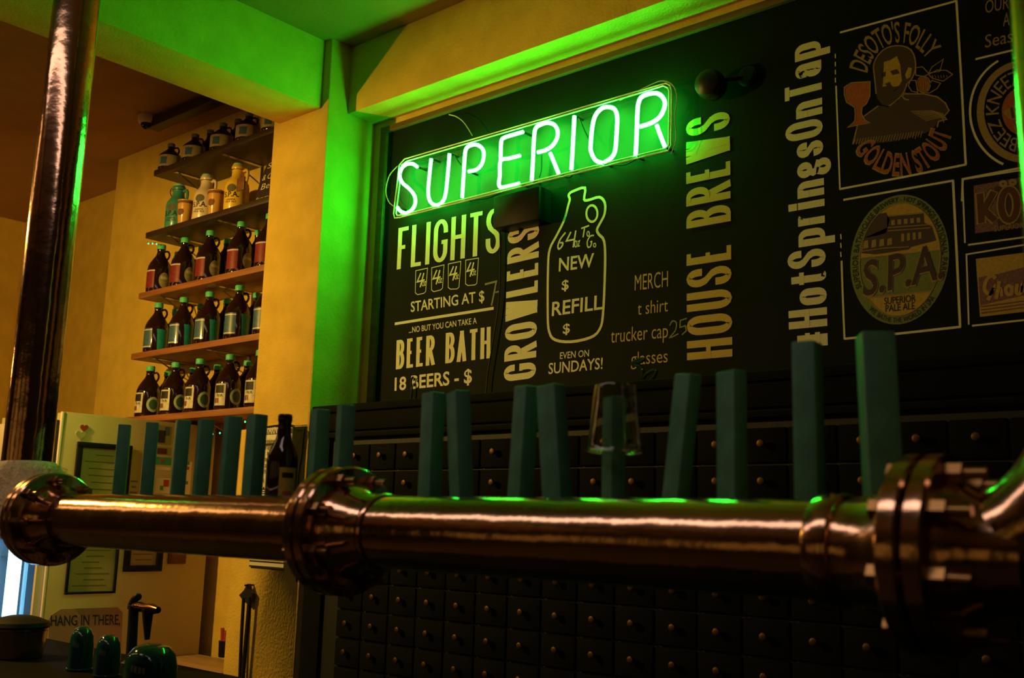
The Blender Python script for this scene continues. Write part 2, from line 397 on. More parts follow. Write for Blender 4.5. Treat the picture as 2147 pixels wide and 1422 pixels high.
lett(sans(b2, 'STARTING AT $', (198, 757), (697, 683), (198, 690), bold=.012), tan, 'tan words STARTING AT $')
lett(line(b2, [(770, 625), (798, 618)], .003, mb=line(b2, [(700, 570), (778, 550), (745, 715)], .004)), chalk, 'chalked figure seven')
lett(line(b2, [(90, 838), (760, 732)], .0058), tan, 'tan divider bar')
lett(sans(b2, '...NO BUT YOU CAN TAKE A', (185, 900), (645, 835), (185, 862), bold=.008), tan, 'tan words ...NO BUT YOU CAN TAKE A')
lett(deco(b2, 'BEER BATH', (97, 1147), (737, 1070), (103, 950), .0105, .007, .013), tan, 'tan condensed words BEER BATH')
lett(sans(b2, '18 BEERS - $', (88, 1290), (612, 1235), (90, 1205), bold=.02), tan, 'tan words 18 BEERS - $')
lett(deco(b2, 'GROWLERS', (1045, 1203), (1070, 150), (828, 1232), .0125, .0085, .016), tan, 'tan condensed word GROWLERS reading upwards')
mb = line(b7, [(690, 100), (720, 82), (815, 55), (808, 150), (850, 155), (935, 132), (980, 180), (978, 270), (945, 340), (915, 400), (930, 440), (975, 500), (982, 700), (965, 1100), (935, 1230), (860, 1295), (700, 1330), (570, 1315), (520, 1250), (507, 1100), (510, 700), (525, 560), (575, 460), (640, 330), (680, 190), (690, 150), (680, 120)], .0052, True, smooth=3)
mb = line(b7, oval(873, 268, 46, 68, 24), .0045, True, mb=mb)
lett(mb, tan, 'tan growler jug outline')
mb = line(b7, [(655, 425), (612, 480), (592, 535), (600, 562), (625, 540), (632, 512), (608, 510)], .0035, smooth=3)
mb = line(b7, [(700, 420), (662, 495), (732, 482)], .0035, mb=mb); mb = line(b7, [(740, 408), (718, 548)], .0035, mb=mb)
mb = line(b7, oval(740, 520, 10, 26, 12), .002, True, mb=mb); mb = line(b7, [(756, 500), (772, 492), (758, 540), (775, 535)], .002, mb=mb)
mb = line(b7, [(785, 392), (850, 368)], .003, mb=mb); mb = line(b7, [(812, 388), (800, 465)], .003, mb=mb); mb = line(b7, oval(842, 436, 10, 20, 12), .002, True, mb=mb)
mb = line(b7, [(890, 450), (860, 455), (835, 500), (840, 545), (862, 540), (872, 500), (860, 505)], .0028, mb=mb, smooth=3); mb = line(b7, oval(896, 530, 10, 16, 12), .002, True, mb=mb)
lett(mb, tan, 'tan brush script 64 oz To Go')
lett(sans(b7, 'NEW', (598, 747), (888, 707), (602, 640), bold=.015), tan, 'tan word NEW')
lett(sans(b7, '$', (622, 903), (680, 893), (624, 825), bold=.015), tan, 'tan dollar sign under NEW')
lett(sans(b7, 'REFILL', (540, 1116), (958, 1058), (545, 1004), bold=.015), tan, 'tan word REFILL')
lett(sans(b7, '$', (632, 1265), (690, 1255), (634, 1187), bold=.015), tan, 'tan dollar sign under REFILL')
lett(sans(b2, 'EVEN ON', (1208, 1076), (1405, 1058), (1210, 1032), bold=.008), tan, 'tan words EVEN ON')
lett(sans(b2, 'SUNDAYS!', (1130, 1178), (1497, 1142), (1133, 1106), bold=.01), tan, 'tan word SUNDAYS!')
lett(sans(b2, 'MERCH', (1715, 613), (1940, 585), (1717, 508), bold=-.005), gold, 'gold word MERCH')
lett(sans(b2, 't shirt', (1735, 778), (1940, 753), (1737, 690), bold=-.005), gold, 'gold words t shirt')
lett(sans(b2, 'trucker cap', (1553, 967), (1940, 930), (1556, 872), bold=-.005), gold, 'gold words trucker cap')
lett(sans(b2, 'glasses', (1690, 1118), (1938, 1098), (1692, 1030), bold=-.005), gold, 'gold word glasses')
mb = line(b2, [(1952, 850), (1972, 818), (1998, 832), (1990, 885), (1952, 932), (2012, 905)], .0022, smooth=3)
mb = line(b2, [(2070, 800), (2025, 815), (2022, 862), (2058, 850), (2066, 885), (2035, 912)], .0022, mb=mb)
lett(mb, chalk, 'chalked number 25')
lett(deco(b3, 'HOUSE BREWS', (268, 1357), (256, 336), (80, 1373), .0125, .0085, .017), gold, 'gold condensed words HOUSE BREWS reading upwards')
lett(deco(b3, '#HotSpringsOnTap', (663, 1325), (633, 44), (503, 1338), .0115, .008, .012), tan, 'tan condensed words #HotSpringsOnTap reading upwards')
# beer labels drawn on the right of the board
red = mat('label_red', (.40, .10, .03), .6, noise=.2, nscale=120)
ltan = mat('label_tan', (.36, .25, .10), .65, noise=.15, nscale=150)
lpur = mat('label_purple', (.060, .030, .040), .6)
lgreen = mat('label_green', (.17, .21, .07), .65, noise=.12, nscale=120)
lgold = mat('label_gold', (.50, .32, .05), .6, noise=.15, nscale=120)
lmauve = mat('label_mauve', (.20, .09, .12), .65, noise=.4, nscale=160)
mb = line(b4, [(75, 243), (940, 8)], .0032); mb = line(b4, [(943, 3), (980, 600), (1013, 1230)], .0032, mb=mb); mb = line(b4, [(1016, 1226), (560, 1318), (72, 1410)], .0032, mb=mb); mb = line(b4, [(46, 640), (60, 1000), (75, 1412)], .0025, mb=mb)
for y in (400, 460, 520, 580): mb = line(b4, [(40, y), (42, y+35)], .0018, mb=mb)
d1 = obj('beer_label', mb, tan, board, label='label of a bearded man with goblet inside a hand drawn border')
lett(arctext(b4, "DESOTO'S FOLLY", 520, 615, (250, 300), (385, 450), 166, 36, bold=.012), ltan, "tan arched words DESOTO'S FOLLY", d1)
lett(arctext(b4, 'GOLDEN STOUT', 520, 900, (245, 250), (395, 410), 210, 348, low=True, bold=.035), ltan, 'tan outline behind GOLDEN STOUT', d1)
lett(arctext(b4, 'GOLDEN STOUT', 520, 900, (250, 255), (390, 405), 211, 347, low=True, bold=.012, d=.0024), red, 'red arched words GOLDEN STOUT', d1)
body = [(255, 860), (360, 785), (440, 800), (560, 690), (700, 700), (800, 722), (862, 770), (888, 825), (850, 880), (800, 930), (720, 990), (500, 1050), (300, 1072), (170, 1070), (200, 950)]
obj('cloak', poly(b4, body), lpur, d1, label='dark purple cloak')
mb = line(b4, [(250, 870), (360, 790)], .002); mb = line(b4, [(560, 700), (700, 700), (800, 722), (862, 770), (888, 825), (850, 870), (870, 890), (810, 905), (800, 950)], .002, mb=mb)
mb = line(b4, [(170, 1075), (200, 960), (205, 930)], .002, mb=mb)
for k in range(26): mb = line(b4, [(175+k*20, 1075-k*2.2+(k % 3)*5), (190+k*20, 1035-k*2.4)], .0011, mb=mb)
for k in range(9): mb = line(b4, [(600+k*14, 830+k*9), (760+k*10, 825+k*6), (850, 850+k*8)], .0009, mb=mb)
mb = line(b4, [(440, 790), (470, 770), (560, 690), (540, 720), (560, 740), (590, 745)], .002, mb=mb)
obj('fur_lines', mb, ltan, d1)
head = [(345, 700), (335, 590), (325, 500), (342, 440), (390, 378), (460, 345), (540, 343), (605, 372), (635, 440), (637, 520), (610, 590), (575, 625), (555, 680), (510, 740), (450, 795), (390, 780), (355, 740)]
obj('hair', poly(b4, head, d=.0016), lpur, d1)
obj('hair_outline', line(b4, head[:14], .002, d=.002, smooth=2), ltan, d1)
mb = poly(b4, [(378, 470), (450, 448), (500, 418), (524, 480), (532, 560), (538, 600), (515, 640), (470, 650), (430, 640), (392, 648), (388, 600), (384, 545)], d=.0022)
mb = poly(b4, [(560, 560), (585, 500), (612, 510), (600, 575), (572, 590)], d=.0022, mb=mb)
obj('face', mb, lgold, d1)
mb = poly(b4, [(448, 530), (500, 515), (520, 545), (470, 560)], d=.0028); mb = poly(b4, [(372, 545), (415, 535), (412, 570), (378, 580)], d=.0028, mb=mb)
mb = poly(b4, [(425, 640), (408, 625), (445, 612), (460, 640), (505, 655), (470, 680), (400, 680), (385, 660)], d=.0028, mb=mb)
mb = poly(b4, [(378, 470), (400, 455), (392, 640), (380, 600)], d=.0028, mb=mb)
obj('beard_and_eyes', mb, lpur, d1)
gob = [(108, 650), (160, 617), (300, 608), (298, 720), (272, 775), (240, 800), (236, 850), (262, 895), (300, 915), (132, 950), (185, 905), (190, 850), (185, 800), (125, 762), (108, 705)]
obj('goblet', poly(b4, gob, d=.0016), red, d1); obj('goblet_outline', line(b4, gob, .0017, True, d=.0022), ltan, d1)
leaves = [[(738, 545), (760, 500), (845, 442), (820, 530)], [(735, 555), (800, 522), (870, 525), (915, 555), (845, 605), (765, 585)], [(640, 505), (690, 498), (740, 550), (700, 570), (640, 560)], [(760, 600), (825, 620), (800, 660), (740, 695), (720, 690)], [(600, 600), (640, 600), (655, 690), (610, 680), (585, 640)]]
pod = oval(698, 630, 52, 62, 20)
obj('cacao_pod', poly(b4, pod), red, d1)
mb = line(b4, pod, .0012, True, d=.002)
for q in leaves: mb = line(b4, q, .0014, True, d=.002, mb=mb)
for k in range(-2, 3): mb = line(b4, [(698+k*8, 572), (698+k*20, 630), (698+k*8, 688)], .0007, d=.002, mb=mb)
for k in range(6): mb = line(b4, [(760+k*22, 560), (772+k*20, 585-abs(k-2)*3)], .0008, d=.002, mb=mb)
obj('cacao_leaves', mb, ltan, d1)
# oval pale ale label
mb = line(b5, [(105, 222), (540, 145), (968, 70)], .0032); mb = line(b5, [(966, 66), (995, 640), (1022, 1222)], .0034, mb=mb); mb = line(b5, [(1025, 1218), (570, 1268), (112, 1312)], .0034, mb=mb); mb = line(b5, [(92, 700), (100, 950), (115, 1314)], .003, mb=mb)
for y in (490, 560, 630): mb = line(b5, [(85, y), (88, y+40)], .0018, mb=mb)
s1 = obj('beer_label', mb, tan, board, label='oval green pale ale label with a bathhouse picture inside a hand drawn border')
def tilt(x, y): return (x, y-.105*(x-548))      # the oval's own axes follow the slope of the board's lines
def ov(rx, ry, n=56, a0=0, a1=360): return [tilt(x, y) for x, y in oval(548, 690, rx, ry, n, a0, a1)]
obj('label_ground', poly(b5, ov(388, 508)), lgreen, s1)
obj('label_rim', line(b5, ov(318, 440), .0012, True, d=.0026), ltan, s1)
def half(fr, ry=440, rx=316, up=True):
    """part of the inner oval above (or below) a level line at height fr"""
    t = math.degrees(math.asin(fr)); a0, a1 = (t, 180-t) if up else (180-t, 360+t)
    return ov(rx, ry, 30, a0, a1)
obj('label_sky', poly(b5, half(.10), d=.0018), lgold, s1)
obj('label_foot', poly(b5, half(-.62, up=False), d=.0018), lgold, s1)
mb = line(b5, [half(.10)[0], half(.10)[-1]], .0016, d=.003); mb = line(b5, [half(-.62, up=False)[0], half(-.62, up=False)[-1]], .0016, d=.003, mb=mb)
obj('label_bands', mb, ltan, s1)
mb = poly(b5, [(250, 640), (270, 520), (450, 440), (450, 345), (735, 320), (740, 400), (800, 430), (835, 540), (640, 590), (620, 610), (360, 650)], d=.0022)
mb = poly(b5, [(270, 520), (300, 400), (360, 340), (440, 320), (470, 380), (440, 480), (380, 500)], d=.0022, mb=mb)
obj('bathhouse_shade', mb, lpur, s1)
mb = MB()
for k in range(4): mb = poly(b5, [(268+k*62, 545-k*6), (300+k*62, 538-k*6), (302+k*62, 598-k*9), (262+k*62, 606-k*9)], d=.0028, mb=mb)
for k in range(5): mb = poly(b5, [(480+k*50, 382-k*5), (508+k*50, 379-k*5), (510+k*50, 418-k*5), (482+k*50, 421-k*5)], d=.0028, mb=mb)
for k in range(4): mb = poly(b5, [(560+k*45, 490-k*5), (582+k*45, 487-k*5), (584+k*45, 545-k*7), (560+k*45, 550-k*7)], d=.0028, mb=mb)
for y0 in (350, 440, 465): mb = line(b5, [(455, y0), (740 if y0 < 400 else 790, y0-25)], .0013, d=.0028, mb=mb)
mb = line(b5, [(250, 625), (420, 600), (620, 590)], .0012, d=.0028, mb=mb)
obj('bathhouse', mb, ltan, s1)
lett(sans(b5, 'S.P.A.', (255, 985), (895, 835), (262, 715), d=.0026, bold=.03), ltan, 'tan outline behind S.P.A.', s1)
lett(sans(b5, 'S.P.A.', (258, 975), (892, 830), (265, 710), d=.0032, bold=.012), mat('label_plum', (.05, .018, .045), .6), 'plum letters S.P.A.', s1)
lett(sans(b5, 'SUPERIOR', (425, 1043), (672, 1018), (425, 990), d=.0026, bold=.01), inkm, 'dark word SUPERIOR', s1)
lett(sans(b5, 'PALE ALE', (436, 1100), (665, 1078), (436, 1048), d=.0026, bold=.01), inkm, 'dark words PALE ALE', s1)
def tb5(x, y, d=0.): return b5(*tilt(x, y), d)
lett(arctext(tb5, 'SUPERIOR BATHHOUSE BREWERY - HOT SPRINGS NATIONAL PARK', 548, 690, (330, 455), (372, 492), 204, -20, bold=.004, d=.0024), inkm, 'dark ring words SUPERIOR BATHHOUSE BREWERY - HOT SPRINGS NATIONAL PARK', s1)
lett(arctext(tb5, 'WE BATHE THE WORLD IN SPA', 548, 690, (330, 455), (372, 492), 228, 318, low=True, bold=.004, d=.0024), inkm, 'dark ring words WE BATHE THE WORLD IN SPA', s1)
# round honey label
bk = mat('label_brown', (.10, .030, .015), .6)
mb = line(b4, oval(1440, 830, 395, 425, 40, 118, 248), .0032); mb = line(b4, [(1085, 442), (1360, 375)], .003, mb=mb); mb = line(b4, [(985, 1500), (990, 1335), (1430, 1250), (1700, 1195)], .003, mb=mb)
h1 = obj('beer_label', mb, tan, board, label='round label with a bee and the words BEEZ KNEEZ')
obj('label_ring', line(b4, oval(1440, 830, 318, 355, 60), .010, True), ltan, h1)
obj('label_ground', poly(b4, oval(1440, 830, 158, 180, 32)), red, h1)
lett(arctext(b4, 'BEEZ KNEEZ', 1440, 830, (182, 208), (278, 310), 258, 98, bold=.004), ltan, 'tan ring words BEEZ KNEEZ', h1)
mb = poly(b4, [(1290, 840), (1340, 800), (1440, 760), (1520, 800), (1540, 850), (1440, 900), (1340, 890)], d=.002)
mb = poly(b4, [(1360, 900), (1400, 960), (1390, 1000), (1370, 960)], d=.002, mb=mb); mb = poly(b4, [(1400, 760), (1470, 690), (1520, 720), (1460, 780)], d=.002, mb=mb)
obj('bee', mb, ltan, h1)
for k in range(3): obj('bee_stripe', line(b4, [(1350+k*45, 800-k*8), (1365+k*45, 880)], .003, d=.0026), bk, h1)
lett(sans(b4, 'OUR', (1157, 100), (1335, 62), (1160, 5)), ltan, 'tan word OUR')
lett(sans(b4, 'A', (1290, 197), (1340, 187), (1292, 100)), ltan, 'tan letter A')
lett(sans(b4, 'Seas', (1155, 357), (1362, 312), (1158, 262)), ltan, 'tan word Seas')
# koelsch label and wheat label
k1 = obj('beer_label', line(b5, [(1085, 575), (1523, 515), (1800, 478)], .0025, mb=line(b5, [(1060, 560), (1040, 62), (1523, -15)], .0022)), tan, board, label='maroon label with the big letters KÖ')
obj('label_ground', poly(b5, [(1128, 110), (1530, 40), (1800, 0), (1800, 395), (1523, 432), (1140, 485)]), lmauve, k1)
obj('label_ground_dark', poly(b5, [(1290, 120), (1500, 85), (1800, 40), (1800, 380), (1500, 405), (1320, 430)], d=.0014), lpur, k1)
lett(line(b5, [(1175, 165), (1190, 410)], .0135, d=.002, mb=line(b5, [(1290, 150), (1205, 300), (1300, 390)], .0125, d=.002, mb=line(b5, oval(1405, 260, 62, 120, 30), .0125, True, d=.002))), ltan, 'tan outlined letters KÖ', k1)
lett(line(b5, [(1175, 172), (1190, 403)], .0085, d=.0026, mb=line(b5, [(1285, 158), (1205, 300), (1294, 383)], .008, d=.0026, mb=line(b5, oval(1405, 260, 62, 120, 30), .008, True, d=.0026))), bk, 'brown fill of the letters KÖ', k1)
mb = line(b5, oval(1360, 95, 22, 18, 16), .004, True, d=.0026); mb = line(b5, oval(1435, 84, 22, 18, 16), .004, True, d=.0026, mb=mb)
lett(mb, ltan, 'tan umlaut dots', k1)
lett(sans(b5, 'SUPERIOR', (1290, 470), (1520, 440), (1290, 428), d=.0026), ltan, 'small tan word SUPERIOR', k1)
w1 = obj('beer_label', line(b5, [(1115, 1210), (1523, 1165), (1800, 1135)], .0025, mb=line(b5, [(1090, 1200), (1072, 650), (1523, 575), (1800, 530)], .0022)), tan, board, label='yellow label with a purple script band')
obj('label_ground', poly(b5, [(1145, 685), (1530, 635), (1800, 600), (1800, 1070), (1523, 1100), (1178, 1140)]), lgold, w1)
obj('label_band', poly(b5, [(1165, 830), (1330, 800), (1523, 750), (1800, 700), (1800, 930), (1523, 970), (1180, 1050)], d=.0016), lmauve, w1)
mb = line(b5, [(1300, 840), (1270, 815), (1225, 860), (1215, 930), (1260, 960), (1290, 900), (1240, 1010)], .005, d=.0022, smooth=3)
mb = line(b5, [(1330, 860), (1305, 1000)], .005, d=.0022, mb=mb); mb = line(b5, [(1310, 960), (1340, 920), (1350, 980)], .004, d=.0022, mb=mb, smooth=3)
mb = line(b5, oval(1405, 930, 25, 35, 16), .0045, True, d=.0022, mb=mb); mb = line(b5, [(1430, 895), (1425, 970)], .0045, d=.0022, mb=mb)
mb = line(b5, [(1470, 880), (1465, 950), (1495, 955), (1510, 880), (1510, 950)], .0045, d=.0022, mb=mb, smooth=3)
lett(mb, lgold, 'yellow brush script hau', w1)
for k in range(3): obj('label_stripe', line(b5, [(1185, 1060+k*25), (1523, 1015+k*25), (1800, 980+k*25)], .0018, d=.0022), lmauve, w1)

# ------------------------------------------------------------------ neon sign
YS = 2.936
n1 = on('y', YS, C1)
neonm = mat('neon_green', (.1, .4, .15), .4, emit=(.018, 1., .045), es=NEON)
railm = mat('sign_rail', (.80, .92, .80), .3)
sign = thing('neon_sign', n1(1050, 700), 'lit green neon sign reading SUPERIOR in a rounded frame on the menu board', 'neon sign')
tl, tr, br, bl = (165, 625), (1985, 80), (1985, 520), (140, 975)
obj('backing_panel', poly(on('y', YF-.004, C1), [(205, 600), (1975, 92), (1975, 520), (158, 962)], d=0).add([], []), mat('sign_backing', (.030, .034, .030), .6, spec=.2), sign)
for off in (0, 16):
    pts = [(215+off, 580+off*.8), (1000, 352+off), (1700, 148+off), (1945-off, 78+off), (1975-off, 92+off), (1984-off, 130), (1984-off, 300), (1980-off, 490), (1960-off, 525-off), (1000, 760-off), (185+off, 967-off), (150+off, 970-off), (143+off, 940), (165+off, 760), (180+off, 620)]
    obj('frame_tube', MB().tube([n1(x, y) for x, y in pts], .0032, 8, closed=True), railm, sign, smooth=True)
LET = {
 'S': [[(300, 632), (270, 612), (230, 614), (197, 642), (184, 690), (200, 735), (245, 775), (280, 820), (287, 870), (265, 915), (225, 938), (190, 925), (168, 900)]],
 'U': [[(392, 578), (380, 690), (372, 800), (385, 860), (420, 885), (460, 870), (485, 820), (500, 700), (513, 545)]],
 'P': [[(597, 835), (606, 690), (616, 545), (628, 505), (660, 487), (700, 487), (733, 515), (740, 560), (725, 615), (690, 650), (640, 662)]],
 'E': [[(1000, 400), (930, 420), (872, 440), (856, 465), (852, 540), (852, 590)], [(980, 557), (910, 575), (852, 592), (846, 690), (840, 745), (855, 768), (900, 760), (975, 742)]],
 'R': [[(1058, 720), (1065, 600), (1072, 450), (1082, 380), (1110, 355), (1160, 340), (1205, 352), (1228, 390), (1225, 440), (1195, 490), (1150, 520), (1098, 535)], [(1180, 540), (1207, 605), (1235, 675)]],
 'I': [[(1340, 295), (1330, 480), (1320, 650)]],
 'O': [[(1530, 607), (1480, 587), (1450, 530), (1448, 480), (1460, 360), (1480, 290), (1520, 245), (1565, 235), (1605, 250), (1623, 300), (1620, 400), (1610, 520), (1585, 570), (1540, 602)]],
 'R2': [[(1745, 560), (1752, 420), (1758, 260), (1767, 200), (1790, 165), (1850, 145), (1900, 150), (1935, 190), (1935, 240), (1905, 300), (1850, 340), (1775, 365)], [(1885, 355), (1912, 430), (1940, 500)]]}
for k, strokes in LET.items():
    mb = MB()
    for q in strokes: mb.tube(catmull([n1(x, y) for x, y in q], 6), .0076, 10)
    obj('letter_tube', mb, neonm, sign, smooth=True, label='glowing tube bent into the letter '+k[0])
ends = [(300, 632), (168, 900), (392, 578), (513, 545), (597, 835), (640, 662), (975, 742), (1000, 400), (1058, 720), (1235, 675), (1340, 295), (1320, 650), (1535, 606), (1745, 560), (1940, 500)]
for x, y in ends:
    p = n1(x, y); obj('standoff', MB().cyl(p+V((0, .007, 0)), V((p.x, YF-.004, p.z)), .0045, 8), blackp, sign, smooth=True)
for a, b in (((305, 632), (385, 590)), ((520, 545), (600, 630)), ((600, 838), (850, 785)), ((985, 740), (1055, 715)), ((1240, 680), (1318, 655)), ((1345, 290), (1440, 480)), ((1545, 605), (1740, 562)), ((1945, 500), (1960, 300)), ((1100, 540), (1085, 690))):
    p, q = n1(*a), n1(*b); p.y += .02; q.y += .02; m = (p+q)/2+V((0, .006, -.012))
    obj('jumper_wire', MB().tube(catmull([p, m, q], 5), .0035, 6), blackp, sign, smooth=True)
t1 = on('y', YS-.03, C1)
p0, p1 = px(1035, 412, 'y', 2.915), px(1129, 470, 'y', 2.915)
obj('transformer', MB().box(p0.x, p1.x, 2.915, YF-.001, p1.z+.02, p0.z), blackp, sign, bevel=.006, label='black transformer box under the letters')
obj('power_cord', MB().tube(catmull([px(x, y, 'y', 2.975) for x, y in ((1048, 470), (1049, 560), (1045, 640), (1033, 720), (1022, 790), (1018, 845))], 5), .003, 6), blackp, sign, smooth=True)
obj('hanging_wire', MB().tube(catmull([n1(x, y) for x, y in ((665, 425), (610, 340), (560, 300), (510, 285))], 5), .0022, 6), railm, sign, smooth=True)
obj('side_wire', MB().tube(catmull([n1(x, y) for x, y in ((170, 625), (115, 690), (92, 790), (110, 860), (140, 890))], 5), .0022, 6), railm, sign, smooth=True)
obj('top_wire', MB().tube(catmull([n1(x, y) for x, y in ((1640, 190), (1830, 95), (1920, 62), (1990, 90), (2018, 170), (2005, 300), (2012, 450), (1980, 545))], 5), .0022, 6), railm, sign, smooth=True)
cordo = obj('power_cord', MB().tube(catmull([px(x, y, 'y', 2.975) for x, y in ((866, 790), (862, 800), (864, 815), (861, 845))], 4), .004, 6), blackp, smooth=True, label='short black cord end at the lower left corner of the menu board', cat='cord')
# black round spotlight in front of the board
p = px(1490, 178, 'y', 2.93)
sp = thing('spotlight', (p.x, YF, p.z), 'small black round spotlight fixed above the words HOUSE BREWS', 'spotlight')
obj('head', MB().lathe([(0, -.05), (.03, -.047), (.048, -.03), (.052, 0), (.045, .03), (.02, .045)], 24, Matrix.Translation(p) @ Matrix.Rotation(PI/2, 4, 'X')), blackm, sp, smooth=True)
obj('arm', MB().cyl((p.x+.03, 2.93, p.z+.01), (p.x+.11, YF-.004, p.z+.02), .009, 10), blackm, sp, smooth=True)
obj('mount', MB().lathe([(.035, 0), (.035, .012), (.025, .02)], 20, Matrix.Translation((p.x+.11, YF, p.z+.02)) @ Matrix.Rotation(PI/2, 4, 'X')), blackm, sp, smooth=True)

# ------------------------------------------------------------------ drawer cabinet under the board
CX0, CX1, CYF, CTOP = -3.49, 1.15, 2.745, 1.858
cab = thing('drawer_cabinet', ((CX0+CX1)/2, 2.87, 0), 'dark blue grey cabinet of many small square drawers below the menu board', 'cabinet')
obj('carcass', MB().box(CX0, CX1, CYF+.012, YF-.03, 0, CTOP-.03), cabd, cab)
obj('top_board', MB().box(CX0, CX1, CYF-.02, YF-.015, CTOP-.03, CTOP), cabm, cab, bevel=.005)
obj('cornice', MB().box(CX0, CX1, CYF-.006, CYF+.012, CTOP-.105, CTOP-.03), cabm, cab, bevel=.004)
obj('moulding', MB().box(CX0, CX1, CYF-.016, CYF+.012, CTOP-.135, CTOP-.115), cabm, cab, bevel=.004)
obj('stile', MB().box(CX0, CX0+.11, CYF-.004, CYF+.012, .1, CTOP-.135), cabm, cab, bevel=.003)
obj('plinth', MB().box(CX0, CX1, CYF, CYF+.012, 0, .1), cabm, cab)
PX, PZ = .148, .1075
X0 = -3.181-.148; Z0 = 1.698
dm = MB().box(-PX/2+.004, PX/2-.004, -.012, .0, -PZ/2+.004, PZ/2-.004)
dproto = None
for r in range(9):
    for c in range(27):
        cx = X0+PX*(c+.5)+.045; cz = Z0-PZ*(r+.5)
        if cx+PX/2 > CX1: continue
        if dproto is None:
            dproto = obj('drawer', dm, cabm, cab, local=True, bevel=.003)
            dk = obj('knob', MB().lathe([(.004, .0), (.004, .006), (.010, .010), (.0125, .015), (.011, .020), (.006, .022), (0, .0215)], 14, Matrix.Translation((0, -.012, .004)) @ Matrix.Rotation(PI/2, 4, 'X')), knobm, dproto, local=True, smooth=True)
            dp = dproto
        else:
            dp = dproto.copy(); COL.objects.link(dp); k2 = dk.copy(); COL.objects.link(k2); k2.parent = dp
        dp.location = V((cx, CYF+.012, cz))-WL[cab.name]
# dark glossy curl standing on the cabinet
orn = thing('ribbon_curl', px(1350, 795, 'y', 2.80), 'small dark glossy ribbon curl in front of the word glasses', 'ornament')
gl = mat('dark_gloss', (.02, .05, .03), .08, spec=.8)
p = WL[orn.name].copy(); p.z = CTOP; orn.location = p; WL[orn.name] = p
f3 = on('y', 2.80, (1220, 740, .2251))
obj('upper_loop', MB().tube(catmull([f3(x, y) for x, y in ((470, 95), (500, 75), (545, 60), (575, 62), (540, 85), (490, 90), (470, 120))], 4), .006, 8), gl, orn, smooth=True)
obj('lower_loop', MB().tube(catmull([f3(x, y) for x, y in ((490, 110), (560, 140), (570, 235), (600, 200), (650, 170), (690, 165), (680, 210), (640, 255))], 4), .006, 8), gl, orn, smooth=True)
# ------------------------------------------------------------------ copper draught tower
PY, PZC, PR = 1.14, 1.381, .057
tower = thing('draught_tower', (-1.4, PY, PZC-PR), 'polished copper pipe draught tower with bolted flanges running along the bar', 'draught tower')
rx = Matrix.Rotation(PI/2, 4, 'Y')
def xl(prof, x, n=40): return MB().lathe(prof, n, Matrix.Translation((x, PY, PZC)) @ rx)
XV = -.236; RB = .152; XS = XV-RB
XL = -2.54; RBL = .13
obj('pipe', MB().lathe([(PR, -2.36+i*(2.36-1.385)/8) for i in range(9)], 48, Matrix.Translation((0, PY, PZC)) @ rx, close=False), copper, tower, smooth=True)
obj('pipe', MB().lathe([(PR, -1.335+i*(1.335-.423)/8) for i in range(9)], 48, Matrix.Translation((0, PY, PZC)) @ rx, close=False), copper, tower, smooth=True)
el = [(XS+RB*math.sin(a*PI/40), PY, PZC+RB-RB*math.cos(a*PI/40)) for a in range(21)]
obj('elbow', MB().tube([(-.372, PY, PZC)]*0+el, PR, 40), copper, tower, smooth=True)
obj('riser', MB().lathe([(PR, PZC+RB), (PR, 2.2), (PR, 2.9), (PR, CEIL)], 48, Matrix.Translation((XV, PY, 0)), close=False), copper, tower, smooth=True)
obj('riser', MB().lathe([(PR, PZC+RBL), (PR, 1.9), (PR, 2.4), (PR, 2.9), (PR, CEIL)], 48, Matrix.Translation((XL, PY, 0)), close=False), copper, tower, smooth=True)
ell = [(XL+RBL-RBL*math.sin(a*PI/32), PY, PZC+RBL-RBL*math.cos(a*PI/32)) for a in range(17)]
obj('elbow', MB().tube(ell, PR, 32), copper, tower, smooth=True)
for x in (XL, XV):
    obj('ceiling_collar', MB().lathe([(.115, CEIL-.02), (.115, CEIL-.001), (PR, CEIL-.001)], 32, Matrix.Translation((x, PY, 0)), close=False).lathe([(PR+.001, CEIL-.05), (PR+.012, CEIL-.045), (PR+.02, CEIL-.02), (.115, CEIL-.02)], 32, Matrix.Translation((x, PY, 0)), close=False), copper, tower, smooth=True)
# cream felt wrapped round the far elbow
fl = mat('cream_felt', (.85, .68, .36), .95, noise=.15, nscale=60, bump=.9, bscale=140)
obj('felt_wrap', MB().tube([(XL+RBL-(RBL)*math.sin(a*PI/24)+(0 if a else .0), PY, PZC+RBL-RBL*math.cos(a*PI/24)) for a in range(1, 13)], [.074, .086, .089, .09, .091, .09, .09, .089, .087, .084, .079, .066], 32), fl, tower, smooth=True, label='cream fuzzy wrap around the far elbow')
_rr = random.Random(3); _mb = MB()
for _k in range(3200):
    _a = _rr.uniform(.06, .46)*PI; _b = _rr.uniform(0, 2*PI)
    _c = V((XL+RBL-RBL*math.sin(_a), PY, PZC+RBL-RBL*math.cos(_a))); _n = V((math.cos(_b)*math.sin(_a), math.sin(_b), math.cos(_b)*math.cos(_a))).normalized()
    _p = _c+_n*.087; _d = (_n+V((_rr.uniform(-.6, .6), _rr.uniform(-.6, .6), _rr.uniform(-.6, .6)))).normalized()*_rr.uniform(.006, .012)
    _s = _n.cross(V((_rr.random(), _rr.random(), _rr.random()))).normalized()*.0007
    _mb.add([_p-_s, _p+_s, _p+_d], [(0, 1, 2)])
obj('felt_fibres', _mb, fl, tower, kind='stuff')
